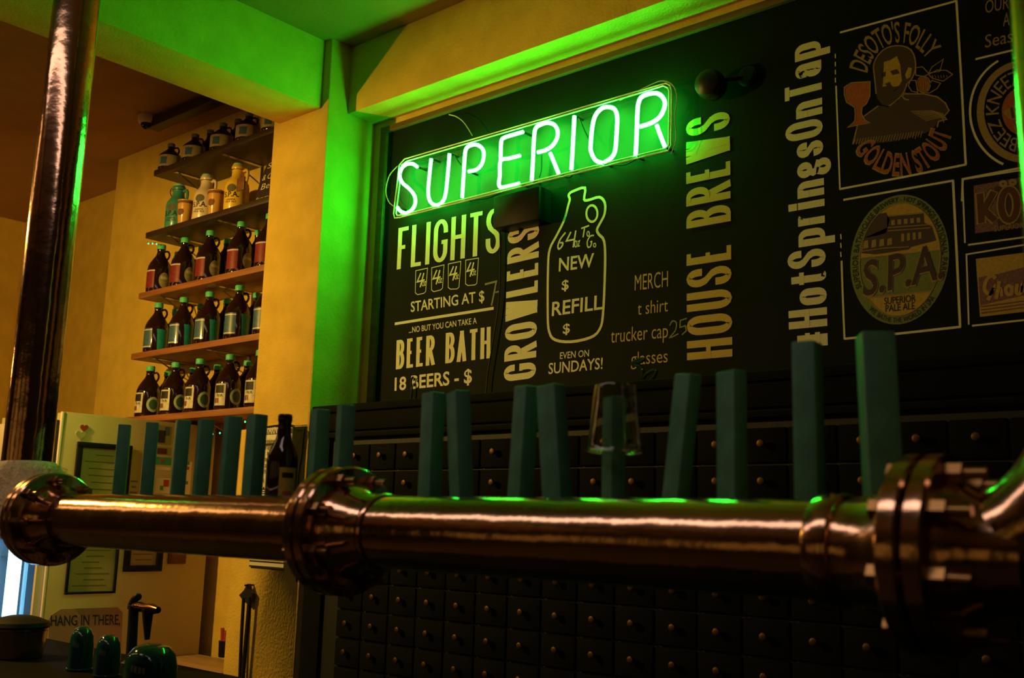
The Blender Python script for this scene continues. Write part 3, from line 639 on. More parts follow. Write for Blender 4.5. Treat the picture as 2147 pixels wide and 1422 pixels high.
def flange_pair(x0, neck=True, coll=None, nb=8, rot=.39):
    """two bolted discs; x0 = face turned away from the camera"""
    R = .105; T = .0225
    for k in range(2):
        a = x0+k*(T+.0032)
        obj('flange_disc', xl([(PR-.002, a), (R-.003, a), (R, a+.003), (R, a+T-.003), (R-.003, a+T), (PR-.002, a+T)], 0, 56), copper, tower, smooth=True, ang=28)
    a = x0+2*T+.0032
    if neck:
        obj('flange_neck', xl([(PR+.022, a-.001), (PR+.020, a+.012), (PR+.010, a+.030), (PR+.004, a+.055), (PR+.002, a+.075)], 0, 48), copper, tower, smooth=True, ang=60)
        obj('flange_neck', xl([(PR+.002, x0-.06), (PR+.006, x0-.03), (PR+.018, x0-.010), (PR+.020, x0+.001)], 0, 48), copper, tower, smooth=True, ang=60)
    for i in range(nb):
        an = rot+2*PI*i/nb; y = PY+.086*math.cos(an); z = PZC+.086*math.sin(an)
        b = obj('bolt', MB().cyl((x0-.012, y, z), (a+.040, y, z), .0062, 12), brass2, tower, smooth=True)
        obj('nut', MB().cyl((a+.0005, y, z), (a+.017, y, z), .0118, 6), brass2, b)
        obj('bolt_head', MB().cyl((x0-.012, y, z), (x0-.0005, y, z), .0118, 6), brass2, b)
flange_pair(-1.384); flange_pair(-.424, rot=.25); flange_pair(-2.412, rot=.1)
def collar(x, w, h=.0055):
    obj('collar', xl([(PR-.001, x), (PR+h*.7, x), (PR+h, x+.002), (PR+h, x+w-.002), (PR+h*.7, x+w), (PR-.001, x+w)], 0, 48), copper, tower, smooth=True, ang=50)
collar(-1.262, .012, .004); collar(-.522, .030, .006)

# ------------------------------------------------------------------ beer taps behind the pipe
YT = 1.268
def tap(pxx, ztop, lean, rot, w, dpt, label, kind='block'):
    w *= .80 if pxx < 800 else .92; dpt *= .72 if pxx < 1600 else .95
    p = px(pxx, 1000, 'y', YT); x = p.x
    t = thing('beer_tap', (x, YT, 1.36), label, 'beer tap', 'beer taps along the pipe')
    obj('shank', MB().cyl((x, PY+PR-.004, PZC-.005), (x, YT-.012, PZC-.012), .011, 14), steel, t, smooth=True)
    obj('faucet', MB().lathe([(.010, 1.335), (.013, 1.342), (.014, 1.36), (.017, 1.368), (.017, 1.385), (.012, 1.395), (.010, 1.405)], 18, Matrix.Translation((x, YT, 0))), steel, t, smooth=True)
    obj('spout', MB().tube(catmull([(x, YT+.004, 1.345), (x, YT+.022, 1.350), (x, YT+.036, 1.345), (x, YT+.040, 1.334)], 4), .0075, 10), steel, t, smooth=True)
    z0 = 1.414
    M = Matrix.Translation((x, YT, z0)) @ Matrix.Rotation(lean, 4, 'Y') @ Matrix.Rotation(rot, 4, 'Z')
    obj('ferrule', MB().lathe([(.010, -.012), (.012, -.010), (.013, .0)], 16, M), brass, t, smooth=True)
    h = (ztop-z0)/math.cos(lean)
    if kind == 'block':
        obj('handle', MB().box(-w/2, w/2, -dpt/2, dpt/2, 0, h, M), teal, t, bevel=.0025)
    return t, M, h
ordn = ['leftmost', 'second', 'third', 'fourth', 'fifth', 'sixth', 'seventh', 'eighth', 'ninth', 'tenth', 'eleventh', 'twelfth', 'thirteenth', 'fourteenth', 'fifteenth', 'sixteenth', 'rightmost']
# px of centre at mid height, ztop, lean (rad, + = leans right), turn, width, depth
HT = [(252, 1.606, 0.0, -.55, .042, .040), (310, 1.606, 0.0, -.55, .042, .040), (374, 1.606, .01, -.4, .042, .040), (422, 1.604, .01, -.35, .040, .040), (478, 1.606, .02, -.30, .042, .042), (530, 1.606, .01, -.05, .042, .042),
      (664, 1.606, 0.0, -.25, .038, .040), (718, 1.611, 0.0, -.35, .034, .040), (902, 1.620, .0, -.25, .044, .036), (972, 1.618, -.10, -.35, .042, .040), (1090, 1.618, .05, -.3, .040, .038), (1172, 1.616, -.10, -.05, .042, .040),
      (1286, 1.590, 0.0, -.45, .034, .034), (1412, 1.616, .12, -.42, .043, .030), (1535, 1.615, 0.0, -.40, .044, .032), (1698, 1.645, .0, .10, .034, .036), (1852, 1.648, -.02, .62, .044, .042)]
for i, h in enumerate(HT):
    lean = h[2]
    d = ' leaning to the left' if lean < -.05 else ' leaning to the right' if lean > .04 else ''
    if i == 12: d = ' under an upturned clear cup'
    lab = '%s tap from the left with teal block handle%s' % (ordn[i], d) if 0 < i < 16 else '%s tap with teal block handle' % ordn[i]
    tap(h[0], h[1], lean, h[3], h[4], h[5], lab)
# upturned clear cup over one handle
pc = px(1289, 905, 'y', YT)
cup = thing('cup', (pc.x, YT, 1.508), 'clear cup upturned over a teal tap handle', 'cup')
T0 = Matrix.Translation((pc.x, YT, 1.508))
obj('wall', MB().lathe([(.0420, .0), (.0425, .003), (.0405, .006), (.0395, .012), (.0310, .096), (.0290, .101), (.0, .101), (.0, .0995), (.0282, .0995), (.0296, .095), (.0382, .012), (.0395, .003), (.0405, .0)], 40, T0, close=False), glass, cup, smooth=True, ang=50)
obj('rim', MB().tube([(pc.x+.0425*math.cos(a*PI/20), YT+.0425*math.sin(a*PI/20), 1.510) for a in range(40)], .0018, 8, closed=True), glass, cup, smooth=True)
# beer bottle used as a handle
t, M, h = tap(590, 1.60, 0, 0, .04, .04, 'tap with a brown beer bottle for a handle beside the middle flange', 'bottle')
bt = obj('bottle', MB().lathe([(.0, .0), (.028, .0), (.0305, .004), (.0305, .095), (.0295, .105), (.024, .122), (.0165, .138), (.0135, .150), (.0128, .172), (.0142, .175), (.0142, .184), (.0128, .188), (.0, .188)], 32, M), amber, t, smooth=True)
def cyl_patch(R, a0, a1, z0, z1, M, n=10):
    vs = [M @ V((R*math.cos(a0+(a1-a0)*i/n), R*math.sin(a0+(a1-a0)*i/n), z)) for z in (z0, z1) for i in range(n+1)]
    return MB().add(vs, [(i, i+1, i+n+2, i+n+1) for i in range(n)])
obj('bottle_label', cyl_patch(.0309, math.radians(-45), math.radians(25), .012, .082, M), lgold, bt)
obj('bottle_emblem', cyl_patch(.0312, math.radians(-30), math.radians(5), .018, .036, M), red, bt)
obj('bottle_emblem', cyl_patch(.0312, math.radians(-35), math.radians(10), .062, .072, M), inkm, bt)

# ------------------------------------------------------------------ shelves with growlers
YS0, YS1, YBOT = 2.79, YW-.002, 2.872
SH = [('bottom', 1.893, -5.14), ('second', 2.232, -5.13), ('third', 2.558, -5.11), ('fourth', 2.890, -5.095), ('top', 3.236, -5.07)]
for i, (nm, z, xl0) in enumerate(SH):
    s = thing('wall_shelf', ((xl0-3.91)/2, YW, z-.034), 'dark red wooden wall shelf, %s of the five left of the pillar' % ('lowest' if i == 0 else 'highest' if i == 4 else nm+' from below'), 'shelf', 'shelves left of the pillar')
    obj('board', MB().box(xl0, -3.91, YS0, YS1, z-.032, z), shelfw if i < 3 else darkw, s, bevel=.003)
    for xb in (xl0+.17, -4.45):
        obj('bracket', MB().box(xb-.012, xb+.012, YS0+.03, YS1, z-.036, z-.032).box(xb-.012, xb+.012, YS1-.004, YS1, z-.15, z-.036).tube([(xb, YS0+.05, z-.036), (xb, YS1-.01, z-.13)], .004, 6), steel, s)
GP = [(0, 0), (.058, 0), (.062, .005), (.063, .012), (.063, .130), (.061, .146), (.053, .168), (.040, .190), (.028, .208), (.0215, .222), (.0195, .240), (.0215, .244), (.0215, .250), (.0185, .256), (0, .256)]
def ring_patch(R, ac, zc, ra, rz, n=28, rings=4):
    vs = []; fs = []
    for j in range(rings+1):
        t = j/rings
        for k in range(n):
            b = 2*PI*k/n; a = ac+ra*t*math.cos(b)/R; vs.append((R*math.cos(a), R*math.sin(a), zc+rz*t*math.sin(b)))
    for j in range(rings):
        for k in range(n): fs.append((j*n+k, j*n+(k+1) % n, (j+1)*n+(k+1) % n, (j+1)*n+k))
    return MB().add(vs, fs)
def cyl_text(s, R, ac, zc, w, h, bold=.01, lean=0.):
    v, f = norm_text(s, bold)
    return MB().add([(R*math.cos(ac+(u-.5)*w/R), R*math.sin(ac+(u-.5)*w/R), zc+t*h) for u, t in v], f)
I4 = Matrix.Identity(4); D = math.radians
AF, AS = D(-78), D(2)      # label turned to the room, label turned to the side
lbl = {k: mat('growler_'+k, c, .4, noise=.15, nscale=60, coat=.3) for k, c in dict(red=(.22, .02, .03), blue=(.05, .12, .24), teal=(.02, .34, .36), gold=(.34, .30, .16), white=(.62, .56, .48), mint=(.42, .55, .42), brown=(.22, .09, .04), tan=(.40, .30, .16)).items()}
def growler(kind):
    g = thing('growler', (0, 0, 0), 'x', 'growler')
    b = obj('bottle', MB().lathe(GP, 36), amber, g, smooth=True, local=True, ang=60)
    obj('cap', MB().lathe([(.0225, .249), (.0232, .251), (.0232, .272), (.021, .276), (0, .276)], 28), capm, g, smooth=True, local=True)
    hd = D(58)
    obj('finger_ring', MB().tube(catmull([V((r*math.cos(hd), r*math.sin(hd), z)) for r, z in ((.018, .238), (.032, .242), (.042, .232), (.044, .215), (.036, .198), (.030, .196))], 4), .0055, 8), amber, g, smooth=True, local=True)
    R = .0636
    if kind == 'red':
        obj('front_label', cyl_patch(R, AF-.55, AF+.55, .025, .125, I4, 14), lbl['red'], g, local=True); obj('label_band', cyl_patch(R+.0004, AF-.55, AF+.55, .116, .123, I4, 14), lbl['white'], g, local=True)
        obj('side_label', ring_patch(R, AS, .070, .030, .042), lbl['gold'], g, local=True); obj('side_emblem', cyl_patch(R+.0004, AS-.32, AS+.32, .075, .090, I4, 8), lbl['white'], g, local=True)
    if kind == 'blue':
        obj('front_label', cyl_patch(R, AF-.55, AF+.55, .025, .130, I4, 14), lbl['blue'], g, local=True)
        for z in (.118, .028): obj('label_band', cyl_patch(R+.0004, AF-.55, AF+.55, z, z+.006, I4, 14), lbl['white'], g, local=True)
        n = 10; vs = []
        for i in range(n+1):
            z = .012+.115*i/n; hw = .34+.10*i/n+(.03 if i > 8 else 0)
            for j in range(n+1): a = AS-hw+2*hw*j/n; vs.append((R*math.cos(a), R*math.sin(a), z))
        obj('side_label', MB().add(vs, [(i*(n+1)+j, i*(n+1)+j+1, (i+1)*(n+1)+j+1, (i+1)*(n+1)+j) for i in range(n) for j in range(n)]), lbl['teal'], g, local=True, label='bright teal pint glass shaped label')
    if kind == 'white':
        obj('front_label', cyl_patch(R, AF-.5, AF+.5, .022, .128, I4, 14), lbl['white'], g, local=True)
        obj('label_picture', cyl_patch(R+.0004, AF-.42, AF+.35, .082, .120, I4, 10), inkm, g, local=True)
        obj('label_block', cyl_patch(R+.0004, AF-.46, AF-.02, .034, .058, I4, 8), lbl['brown'], g, local=True)
        obj('label_print', cyl_text('IVA', R+.0004, AF+.05, .064, .034, .013, .02), inkm, g, local=True)
        sl = obj('side_label', ring_patch(R, AS, .068, .036, .040), lbl['mint'], g, local=True, label='round pale green seal')
        obj('seal_emblem', ring_patch(R+.0004, AS, .068, .024, .027), mat('seal_dark', (.05, .12, .08), .5), sl, local=True)
    return g
rows = [(0, 'white', 'white and brown front label', [-5.062, -4.815, -4.590, -4.330, -4.085]), (1, 'blue', 'blue and teal labels', [-5.035, -4.790, -4.552, -4.296, -4.060]), (2, 'red', 'red front label', [-5.062, -4.828, -4.592, -4.320, -4.085])]
posn = ['leftmost', 'second from left', 'middle', 'second from right', 'rightmost']
for si, kind, desc, xs in rows:
    g0 = growler(kind)
    for i, x in enumerate(xs):
        g = g0 if i == 0 else copy_tree(g0)
        g.location = (x, YBOT, SH[si][1]+.0005); g.rotation_euler.z = D((i*7) % 11-5)
        tag(g, 'growler with %s, %s on the %s shelf' % (desc, posn[i], SH[si][0] if si else 'lowest'), 'growler', 'growlers on the %s shelf' % (SH[si][0] if si else 'lowest'))
gb = growler('plain')
for si, xs in ((0, rows[0][3]), (1, rows[1][3]), (2, rows[2][3])):
    for i, x in enumerate(xs[:4]):
        g = gb if (si == 0 and i == 0) else copy_tree(gb)
        g.location = (x-.03, 2.995, SH[si][1]+.0005); g.scale = (.96, .96, .96)
        tag(g, 'unlabelled growler in the back row of the %s shelf, %s' % (SH[si][0] if si else 'lowest', ['leftmost', 'second from left', 'third from left', 'rightmost'][i]), 'growler', 'growlers in the back row')
# squat jugs and tall growlers on the top shelf
def jug():
    g = thing('jug', (0, 0, 0), 'x', 'jug')
    obj('bottle', MB().lathe([(0, 0), (.056, 0), (.060, .005), (.060, .082), (.056, .090), (.022, .120), (.0175, .128), (.0175, .145), (.0, .145)], 32), amber, g, smooth=True, local=True, ang=40)
    obj('cap', MB().lathe([(.0195, .138), (.020, .14), (.020, .156), (.018, .158), (0, .158)], 24), mat('grey_cap', (.12, .14, .10), .5), g, smooth=True, local=True)
    a = D(58)
    obj('handle', MB().tube(catmull([V((r*math.cos(a), r*math.sin(a), z)) for r, z in ((.016, .134), (.034, .138), (.042, .125), (.040, .108), (.034, .100))], 4), .005, 8), amber, g, smooth=True, local=True)
    obj('label_wrap', cyl_patch(.0605, AF-1.0, AF+1.9, .014, .078, I4, 24), lbl['tan'], g, local=True)
    obj('label_picture', cyl_patch(.0609, AF-.05, AF+.62, .026, .066, I4, 8), lbl['blue'], g, local=True)
    obj('label_print', cyl_patch(.0609, AF+1.2, AF+1.5, .022, .07, I4, 6), lbl['gold'], g, local=True)
    return g
j0 = jug()
for i, x in enumerate([-5.02, -4.785, -4.525, -4.300, -4.085]):
    g = j0 if i == 0 else copy_tree(j0)
    g.location = (x, 2.852, SH[4][1]+.0005); g.rotation_euler.z = D((i*5) % 9-4)
    tag(g, 'squat dark jug with tan label, %s on the highest shelf' % posn[i], 'jug', 'squat jugs on the highest shelf')
gt = growler('plain')
for i, x in enumerate([-4.846, -4.586]):
    g = gt if i == 0 else copy_tree(gt)
    g.location = (x, 2.978, SH[4][1]+.0005); g.scale = (.85, .85, .85)
    tag(g, 'plain dark growler standing behind the %s squat jug on the highest shelf' % ('second' if i == 0 else 'middle'), 'growler', 'plain growlers behind the jugs')
for o in list(COL.objects):
    if o.name.startswith('cap') and o.parent and o.parent.name.startswith('growler') and o.parent.get('group') == 'plain growlers behind the jugs':
        o.data = o.data.copy(); o.data.materials[0] = MATS['grey_cap']
# swing top stoneware growlers
CP = [(0, 0), (.056, 0), (.060, .006), (.060, .128), (.056, .148), (.042, .170), (.033, .184), (.030, .205), (.031, .222), (.034, .226), (.034, .238), (.030, .242), (0, .242)]
def stoneware(col, x, label, tagm=None):
    m = mat('stoneware_'+label.split()[0], col, .35, coat=.3)
    g = thing('swing_top_growler', (x, 2.862, SH[3][1]+.0005), label, 'growler', 'stoneware growlers on the fourth shelf')
    L = Matrix.Translation(WL[g.name])
    def ob(n, mb, mm, **k): return obj(n, MB().add([L @ p for p in mb.v], mb.f), mm, g, **k)
    ob('body', MB().lathe(CP, 36), m, smooth=True, ang=60)
    ob('stopper', MB().lathe([(.029, .242), (.030, .246), (.026, .254), (0, .256)], 24), mat('green_lit_stopper', (.35, .62, .42), .4), smooth=True)  # green light on the bottle tops painted into the stopper
    a = D(20)
    ob('handle', MB().tube(catmull([V((r*math.cos(a), r*math.sin(a), z)) for r, z in ((.030, .214), (.050, .218), (.058, .200), (.056, .172), (.050, .152))], 4), .0075, 10), m, smooth=True)
    w = [V((.037*math.cos(D(-120)), .037*math.sin(D(-120)), .232)), V((.044*math.cos(D(-115)), .044*math.sin(D(-115)), .205)), V((.038*math.cos(D(-100)), .038*math.sin(D(-100)), .180))]
    ob('swing_wire', MB().tube(catmull(w, 4), .0022, 6).tube([(.0355*math.cos(k*PI/12), .0355*math.sin(k*PI/12), .218) for k in range(24)], .002, 6, closed=True), steel, smooth=True)
    ac = D(-62)
    ob('print', cyl_text('S.P.A.', .0606, ac, .066, .082, .026, .02), inkm)
    ob('print', cyl_text('SUPERIOR', .0606, ac, .048, .05, .007), inkm)
    ob('print', cyl_text('PALE ALE', .0606, ac, .036, .06, .009), inkm)
    ob('print', ring_patch(.0606, ac, .112, .026, .020, 24, 3), mat('print_grey', (.12, .10, .07), .6))
    return g
stoneware((.05, .26, .24), -4.918, 'teal swing top growler with dark print, leftmost on the fourth shelf')
stoneware((.72, .58, .50), -4.652, 'cream swing top growler with dark print on the fourth shelf')
yg = stoneware((.80, .52, .04), -4.372, 'yellow swing top growler with dark print and hanging wooden tag')
p = px(505, 385, 'y', 2.795)
obj('wooden_tag', MB().box(p.x-.032, p.x+.032, 2.792, 2.799, p.z-.036, p.z+.030), wood('tag_wood', (.14, .055, .02), (.22, .09, .03)), yg, bevel=.002, label='square brown wooden tag')
for x, nm in ((-4.800, 'teal'), (-4.518, 'cream')):
    c = thing('tumbler', (x+.01, 2.832, SH[3][1]+.0005), 'tan printed tumbler standing right of the %s swing top growler' % nm, 'tumbler', 'tan tumblers on the fourth shelf')
    L = Matrix.Translation(WL[c.name])
    obj('glass', MB().lathe([(0, 0), (.030, 0), (.032, .003), (.040, .118), (.0425, .128), (.041, .130), (.038, .118), (.030, .006), (0, .006)], 32, L, close=False), mat('tan_glass', (.62, .33, .08), .3, coat=.3), c, smooth=True, ang=50)
    mbp = ring_patch(.0372, D(-72), .066, .020, .022); obj('emblem', MB().add([L @ p for p in mbp.v], mbp.f), lbl['brown'], c)
    mbp = MB().add([V((.0418*math.cos(k*PI/16), .0418*math.sin(k*PI/16), z)) for z in (.110, .124) for k in range(32)], [(k, (k+1) % 32, 32+(k+1) % 32, 32+k) for k in range(32)]); obj('rim_band', MB().add([L @ p for p in mbp.v], mbp.f), lbl['brown'], c)
# chalk slate at the pillar end of the fourth shelf
sl = thing('chalk_slate', (-4.06, 2.86, SH[3][1]), 'black chalk slate with white handwriting leaning at the pillar end of the fourth shelf', 'chalkboard')
SM = Matrix.Translation((-4.09, 2.845, SH[3][1]+.001)) @ Matrix.Rotation(D(-8), 4, 'X')
obj('slate', MB().prism([(-.11, 0), (.11, 0), (.10, .20), (.03, .27), (-.05, .24), (-.085, .15)], .010, SM), mat('slate', (.03, .015, .015), .7), sl)
cw = mat('white_chalk', (.75, .75, .7), .8)
for txt, x0, x1, z, h in (('Sup', -.05, .06, .185, .028), ('&', -.075, -.05, .125, .030), ('Craft', -.035, .085, .125, .030), ('Beer', -.07, .06, .075, .032), ('from the', -.095, .09, .02, .018)):
    v, f = norm_text(txt, -.012); obj('handwriting', MB().add([SM @ V((x0+(x1-x0)*u+t*h*.25, -.0008, z+t*h)) for u, t in v], f), cw, sl)
# security camera and dark rail under the ceiling
p = px(308, 262, 'z', 3.525)
sc = thing('security_camera', (p.x, p.y, CEILA), 'white dome security camera with black eye on the ceiling', 'camera')
T0 = Matrix.Translation((p.x, p.y, CEILA))
obj('housing', MB().lathe([(.050, 0), (.052, -.01), (.050, -.035), (.042, -.045), (.0, -.045)], 28, T0), mat('cream_plastic', (.85, .72, .60), .5), sc, smooth=True, ang=60)
obj('eye', MB().lathe([(.034, -.040), (.033, -.055), (.024, -.070), (.012, -.077), (0, -.079)], 24, T0), mat('black_lens', (.006, .006, .008), .08, spec=.8), sc, smooth=True)
rail = thing('ceiling_rail', (-4.6, 2.85, CEILA), 'dark wooden rail fixed under the ceiling in front of the shelves', 'rail')
obj('beam', MB().box(-5.19, -3.91, 2.79, 2.86, 3.505, 3.56), darkw, rail, bevel=.003)
for x in (-4.9, -4.1): obj('hanger', MB().box(x-.012, x+.012, 2.81, 2.84, 3.56, CEILA-.0005), darkw, rail)
# ------------------------------------------------------------------ glass front cooler with notices on its side
KX, KY0, KY1, KZ = -4.58, 2.20, 2.985, 1.838
cool = thing('drinks_cooler', (-4.9, 2.6, 0), 'tall drinks cooler with blue lit glass door under the shelves', 'cooler')
kside = mat('cooler_side', (.46, .40, .24), .5, noise=.05, nscale=5); kwhite = mat('cooler_white', (.70, .60, .58), .45)
kin = mat('cooler_inside', (.20, .32, .40), .5)
obj('side_panel', MB().box(KX-.02, KX, KY0, KY1, 0, KZ), kside, cool, bevel=.003)
obj('side_panel', MB().box(-5.22, -5.20, KY0, KY1, 0, KZ), kside, cool, bevel=.003)
obj('top_panel', MB().box(-5.20, KX-.02, KY0+.01, KY1, KZ-.04, KZ-.001), kside, cool)
obj('back_panel', MB().box(-5.20, KX-.02, KY1-.02, KY1-.001, .12, KZ-.04), kin, cool)
obj('base', MB().box(-5.20, KX-.02, KY0, KY1-.02, 0, .12), blackm, cool)
obj('inner_lining', MB().box(KX-.024, KX-.0205, KY0+.02, KY1-.02, .12, KZ-.04).box(-5.1995, -5.195, KY0+.02, KY1-.02, .12, KZ-.04), kin, cool)
obj('edge_trim', MB().box(KX-.012, KX+.002, KY0-.012, KY0, 0, KZ), kwhite, cool, bevel=.002, label='white front edge')
obj('header_panel', MB().box(-5.20, -4.652, KY0-.05, KY0-.004, 1.625, 1.80), kwhite, cool, bevel=.004, label='pinkish white header panel')
d = obj('door_frame', MB().box(-5.21, KX-.014, KY0-.045, KY0-.012, 1.56, 1.615).box(-5.21, KX-.014, KY0-.045, KY0-.012, .12, .18).box(-5.21, -5.15, KY0-.045, KY0-.012, .18, 1.56).box(-4.652, KX-.014, KY0-.045, KY0-.012, 1.615, 1.80), blackm, cool)
obj('door_stile', MB().box(-4.612, KX-.014, KY0-.045, KY0-.012, .18, 1.56), kwhite, cool)
obj('pane', MB().box(-5.15, -4.612, KY0-.034, KY0-.026, .18, 1.56), mat('door_glass', (.85, .95, 1.), .02, trans=1., ior=1.15), d)
obj('light_tube', MB().cyl((-4.985, KY0+.035, .25), (-4.985, KY0+.035, 1.5), .030, 16), mat('led_white', (.8, .9, 1.), .3, emit=(.45, .72, 1.), es=5.), cool, smooth=True, label='white light tube')
obj('light_strip', MB().box(-4.875, -4.855, KY0+.03, KY0+.04, .25, 1.5), mat('led_blue', (.5, .8, 1.), .3, emit=(.15, .55, .9), es=1.0), cool)
for z in (.55, .86, 1.17): obj('wire_shelf', MB().box(-5.19, KX-.03, KY0+.06, KY1-.03, z, z+.008), steel, cool)
bs = None
for i, (x, y, z) in enumerate(((-4.70, 2.34, .868), (-4.79, 2.36, .868), (-4.70, 2.47, .868), (-4.72, 2.36, 1.178), (-4.81, 2.38, 1.178))):
    if bs is None:
        bs = thing('beer_bottle', (0, 0, 0), 'x', 'bottle')
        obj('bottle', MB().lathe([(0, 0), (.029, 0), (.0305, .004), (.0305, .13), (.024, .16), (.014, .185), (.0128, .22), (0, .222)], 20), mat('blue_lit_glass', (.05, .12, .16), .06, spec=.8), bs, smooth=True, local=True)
        obj('cap', MB().lathe([(.015, .215), (.015, .228), (0, .23)], 16), steel, bs, smooth=True, local=True)
        b = bs
    else: b = copy_tree(bs)
    b.location = (x, y, z+.0005); tag(b, 'bottle inside the blue lit drinks cooler', 'bottle', 'bottles in the drinks cooler')
KA = (0, 820, .3074); KB = (0, 1100, .3074)
ka = on('x', KX, KA); kb = on('x', KX, KB)
def heart(cx, cy, r, m, label):
    pts = []
    for i in range(28):
        t = 2*PI*i/28; pts.append((.062*r*16*math.sin(t)**3, .062*r*(13*math.cos(t)-5*math.cos(2*t)-2*math.cos(3*t)-math.cos(4*t))))
    p = ka(cx, cy)
    return obj('heart_magnet', MB().prism(pts, .004, Matrix.Translation((KX+.0045, p.y, p.z)) @ Matrix.Rotation(PI/2, 4, 'Z')), m, label=label, cat='magnet', group='heart magnets on the cooler')
heart(572, 252, .019, mat('magnet_red', (.42, .04, .03), .4), 'red heart magnet on the cooler side above the black framed certificate')
heart(548, 300, .024, mat('magnet_cream', (.52, .50, .28), .5), 'cream heart magnet on the cooler side just under the red one')
certp = mat('certificate_paper', (.38, .34, .19), .7)
greyink = mat('grey_ink', (.16, .15, .07), .7)
def framed(y0, y1, z0, z1, fw, m, label, nlines=5, pm=certp):
    r = thing('framed_certificate', (KX, (y0+y1)/2, z0), label, 'certificate', 'framed certificates on the cooler')
    for a in ((y0, y1, z1-fw, z1), (y0, y1, z0, z0+fw), (y0, y0+fw, z0+fw, z1-fw), (y1-fw, y1, z0+fw, z1-fw)):
        obj('frame_bar', MB().box(KX+.003, KX+.018, *a), m, r, bevel=.0015)
    obj('sheet', MB().box(KX+.003, KX+.006, y0+fw, y1-fw, z0+fw, z1-fw), pm, r)
    w = y1-y0-2*fw; h = z1-z0-2*fw; rr = random.Random(len(label))
    for k in range(nlines):
        L = w*rr.uniform(.35, .8); yc = (y0+y1)/2+(rr.uniform(-.08, .08)*w); zc = z1-fw-h*(k+1)/(nlines+1)
        obj('text_line', MB().box(KX+.006, KX+.0064, yc-L/2, yc+L/2, zc-.0025, zc+.0025), greyink, r)
    return r
P0 = ka(525, 345); P1 = ka(893, 383)
framed(P0.y, P1.y, 1.385, P0.z, .024, blackp, 'large black framed certificate on the cooler side behind the tap handles', 8)
P0 = kb(432, 478); P1 = kb(775, 470)
framed(P0.y, P1.y, P0.z, 1.29, .010, blackp, 'thin black framed certificate on the cooler side below the pipe', 8)
P0 = kb(832, 322); P1 = kb(1092, 312)
framed(P0.y, P1.y, P0.z, 1.29, .028, blackp, 'small thick black framed certificate right of the thin framed one', 3)
P0 = kb(1140, 268); P1 = kb(1262, 243)
obj('wall_plaque', MB().box(KX+.001, KX+.010, P0.y, P1.y, P0.z, 1.25), mat('plaque', (.12, .05, .04), .6), bevel=.002, label='small dark plaque on the cooler side right of the framed certificates', cat='plaque')
def card(q, m, name, label, cat='card'):
    return obj(name, poly(ka, q, d=.0025).add([], []), m, label=label, cat=cat)
def cardbox(x0, y0, x1, y1, m, name, label, cat='card', deco_=()):
    a = ka(x0, y0); b = ka(x1, y1)
    r = thing(name, (KX, (a.y+b.y)/2, b.z), label, cat, 'cards stuck on the cooler side')
    obj('sheet', MB().box(KX+.001, KX+.003, a.y, b.y, b.z, a.z), m, r)
    for (u0, v0, u1, v1, mm) in deco_:
        obj('printed_patch', MB().box(KX+.003, KX+.0036, a.y+(b.y-a.y)*u0, a.y+(b.y-a.y)*u1, b.z+(a.z-b.z)*v0, b.z+(a.z-b.z)*v1), mm, r)
    return r
gr = mat('card_teal', (.03, .32, .26), .5); rd = MATS['magnet_red']; dk = mat('card_dark', (.02, .03, .02), .5); ol = mat('card_olive', (.28, .30, .10), .6)
cardbox(893, 400, 945, 720, mat('note_tan', (.46, .40, .20), .7), 'handwritten_note', 'tan handwritten note between the first two tap handles', 'note', ((.2, .3, .8, .34, greyink), (.3, .18, .7, .22, greyink), (.2, .06, .8, .1, greyink)))
cardbox(1062, 232, 1165, 372, ol, 'postcard', 'dark postcard high on the cooler side behind the third tap handle', 'postcard', ((.1, .1, .6, .75, dk), (.55, .5, .85, .95, mat('card_blue', (.08, .12, .18), .5))))
cardbox(1062, 378, 1165, 440, ol, 'postcard', 'olive card with a dark red patch below the dark postcard', 'postcard', ((.1, .1, .7, .8, mat('card_maroon', (.10, .02, .03), .5)),))
cardbox(1062, 448, 1165, 508, gr, 'postcard', 'teal card with a red dot on the cooler side', 'postcard', ((.3, .35, .5, .7, rd),))
cardbox(1062, 516, 1160, 545, paper, 'paper_strip', 'white paper strip below the teal card', 'note')
cardbox(1062, 592, 1160, 700, paper, 'postcard', 'white card with a red berry low on the cooler side', 'postcard', ((.5, .45, .85, .9, rd), (.3, .2, .5, .5, mat('card_green', (.06, .3, .08), .5))))
cardbox(1252, 480, 1290, 705, paper, 'paper_strip', 'tall white bookmark with red and blue dots right of the third handle', 'bookmark', ((.3, .75, .7, .85, rd), (.3, .9, .7, 1., gr), (.3, .3, .7, .4, gr)))
# HANG IN THERE sign
hg = thing('slogan_sign', kb(580, 860), 'pink paper sign with the words HANG IN THERE, on the cooler side', 'sign')
pts = [(330, 650), (345, 620), (410, 578), (800, 565), (835, 600), (825, 870), (330, 870)]
q = [kb(x, y, .004) for x, y in pts]; q2 = [kb(x, y, .0065) for x, y in pts]; n = len(q)
obj('plate', MB().add(q+[V((KX+.0065, p.y, p.z)) for p in q], [tuple(range(n)), tuple(range(2*n-1, n-1, -1))]+[(i, (i+1) % n, (i+1) % n+n, i+n) for i in range(n)]), mat('pink_sign', (.36, .20, .20), .6), hg)
obj('lettering', sans(kb, 'HANG IN THERE,', (345, 692), (820, 682), (347, 622), d=.0072, bold=.012), inkm, hg)

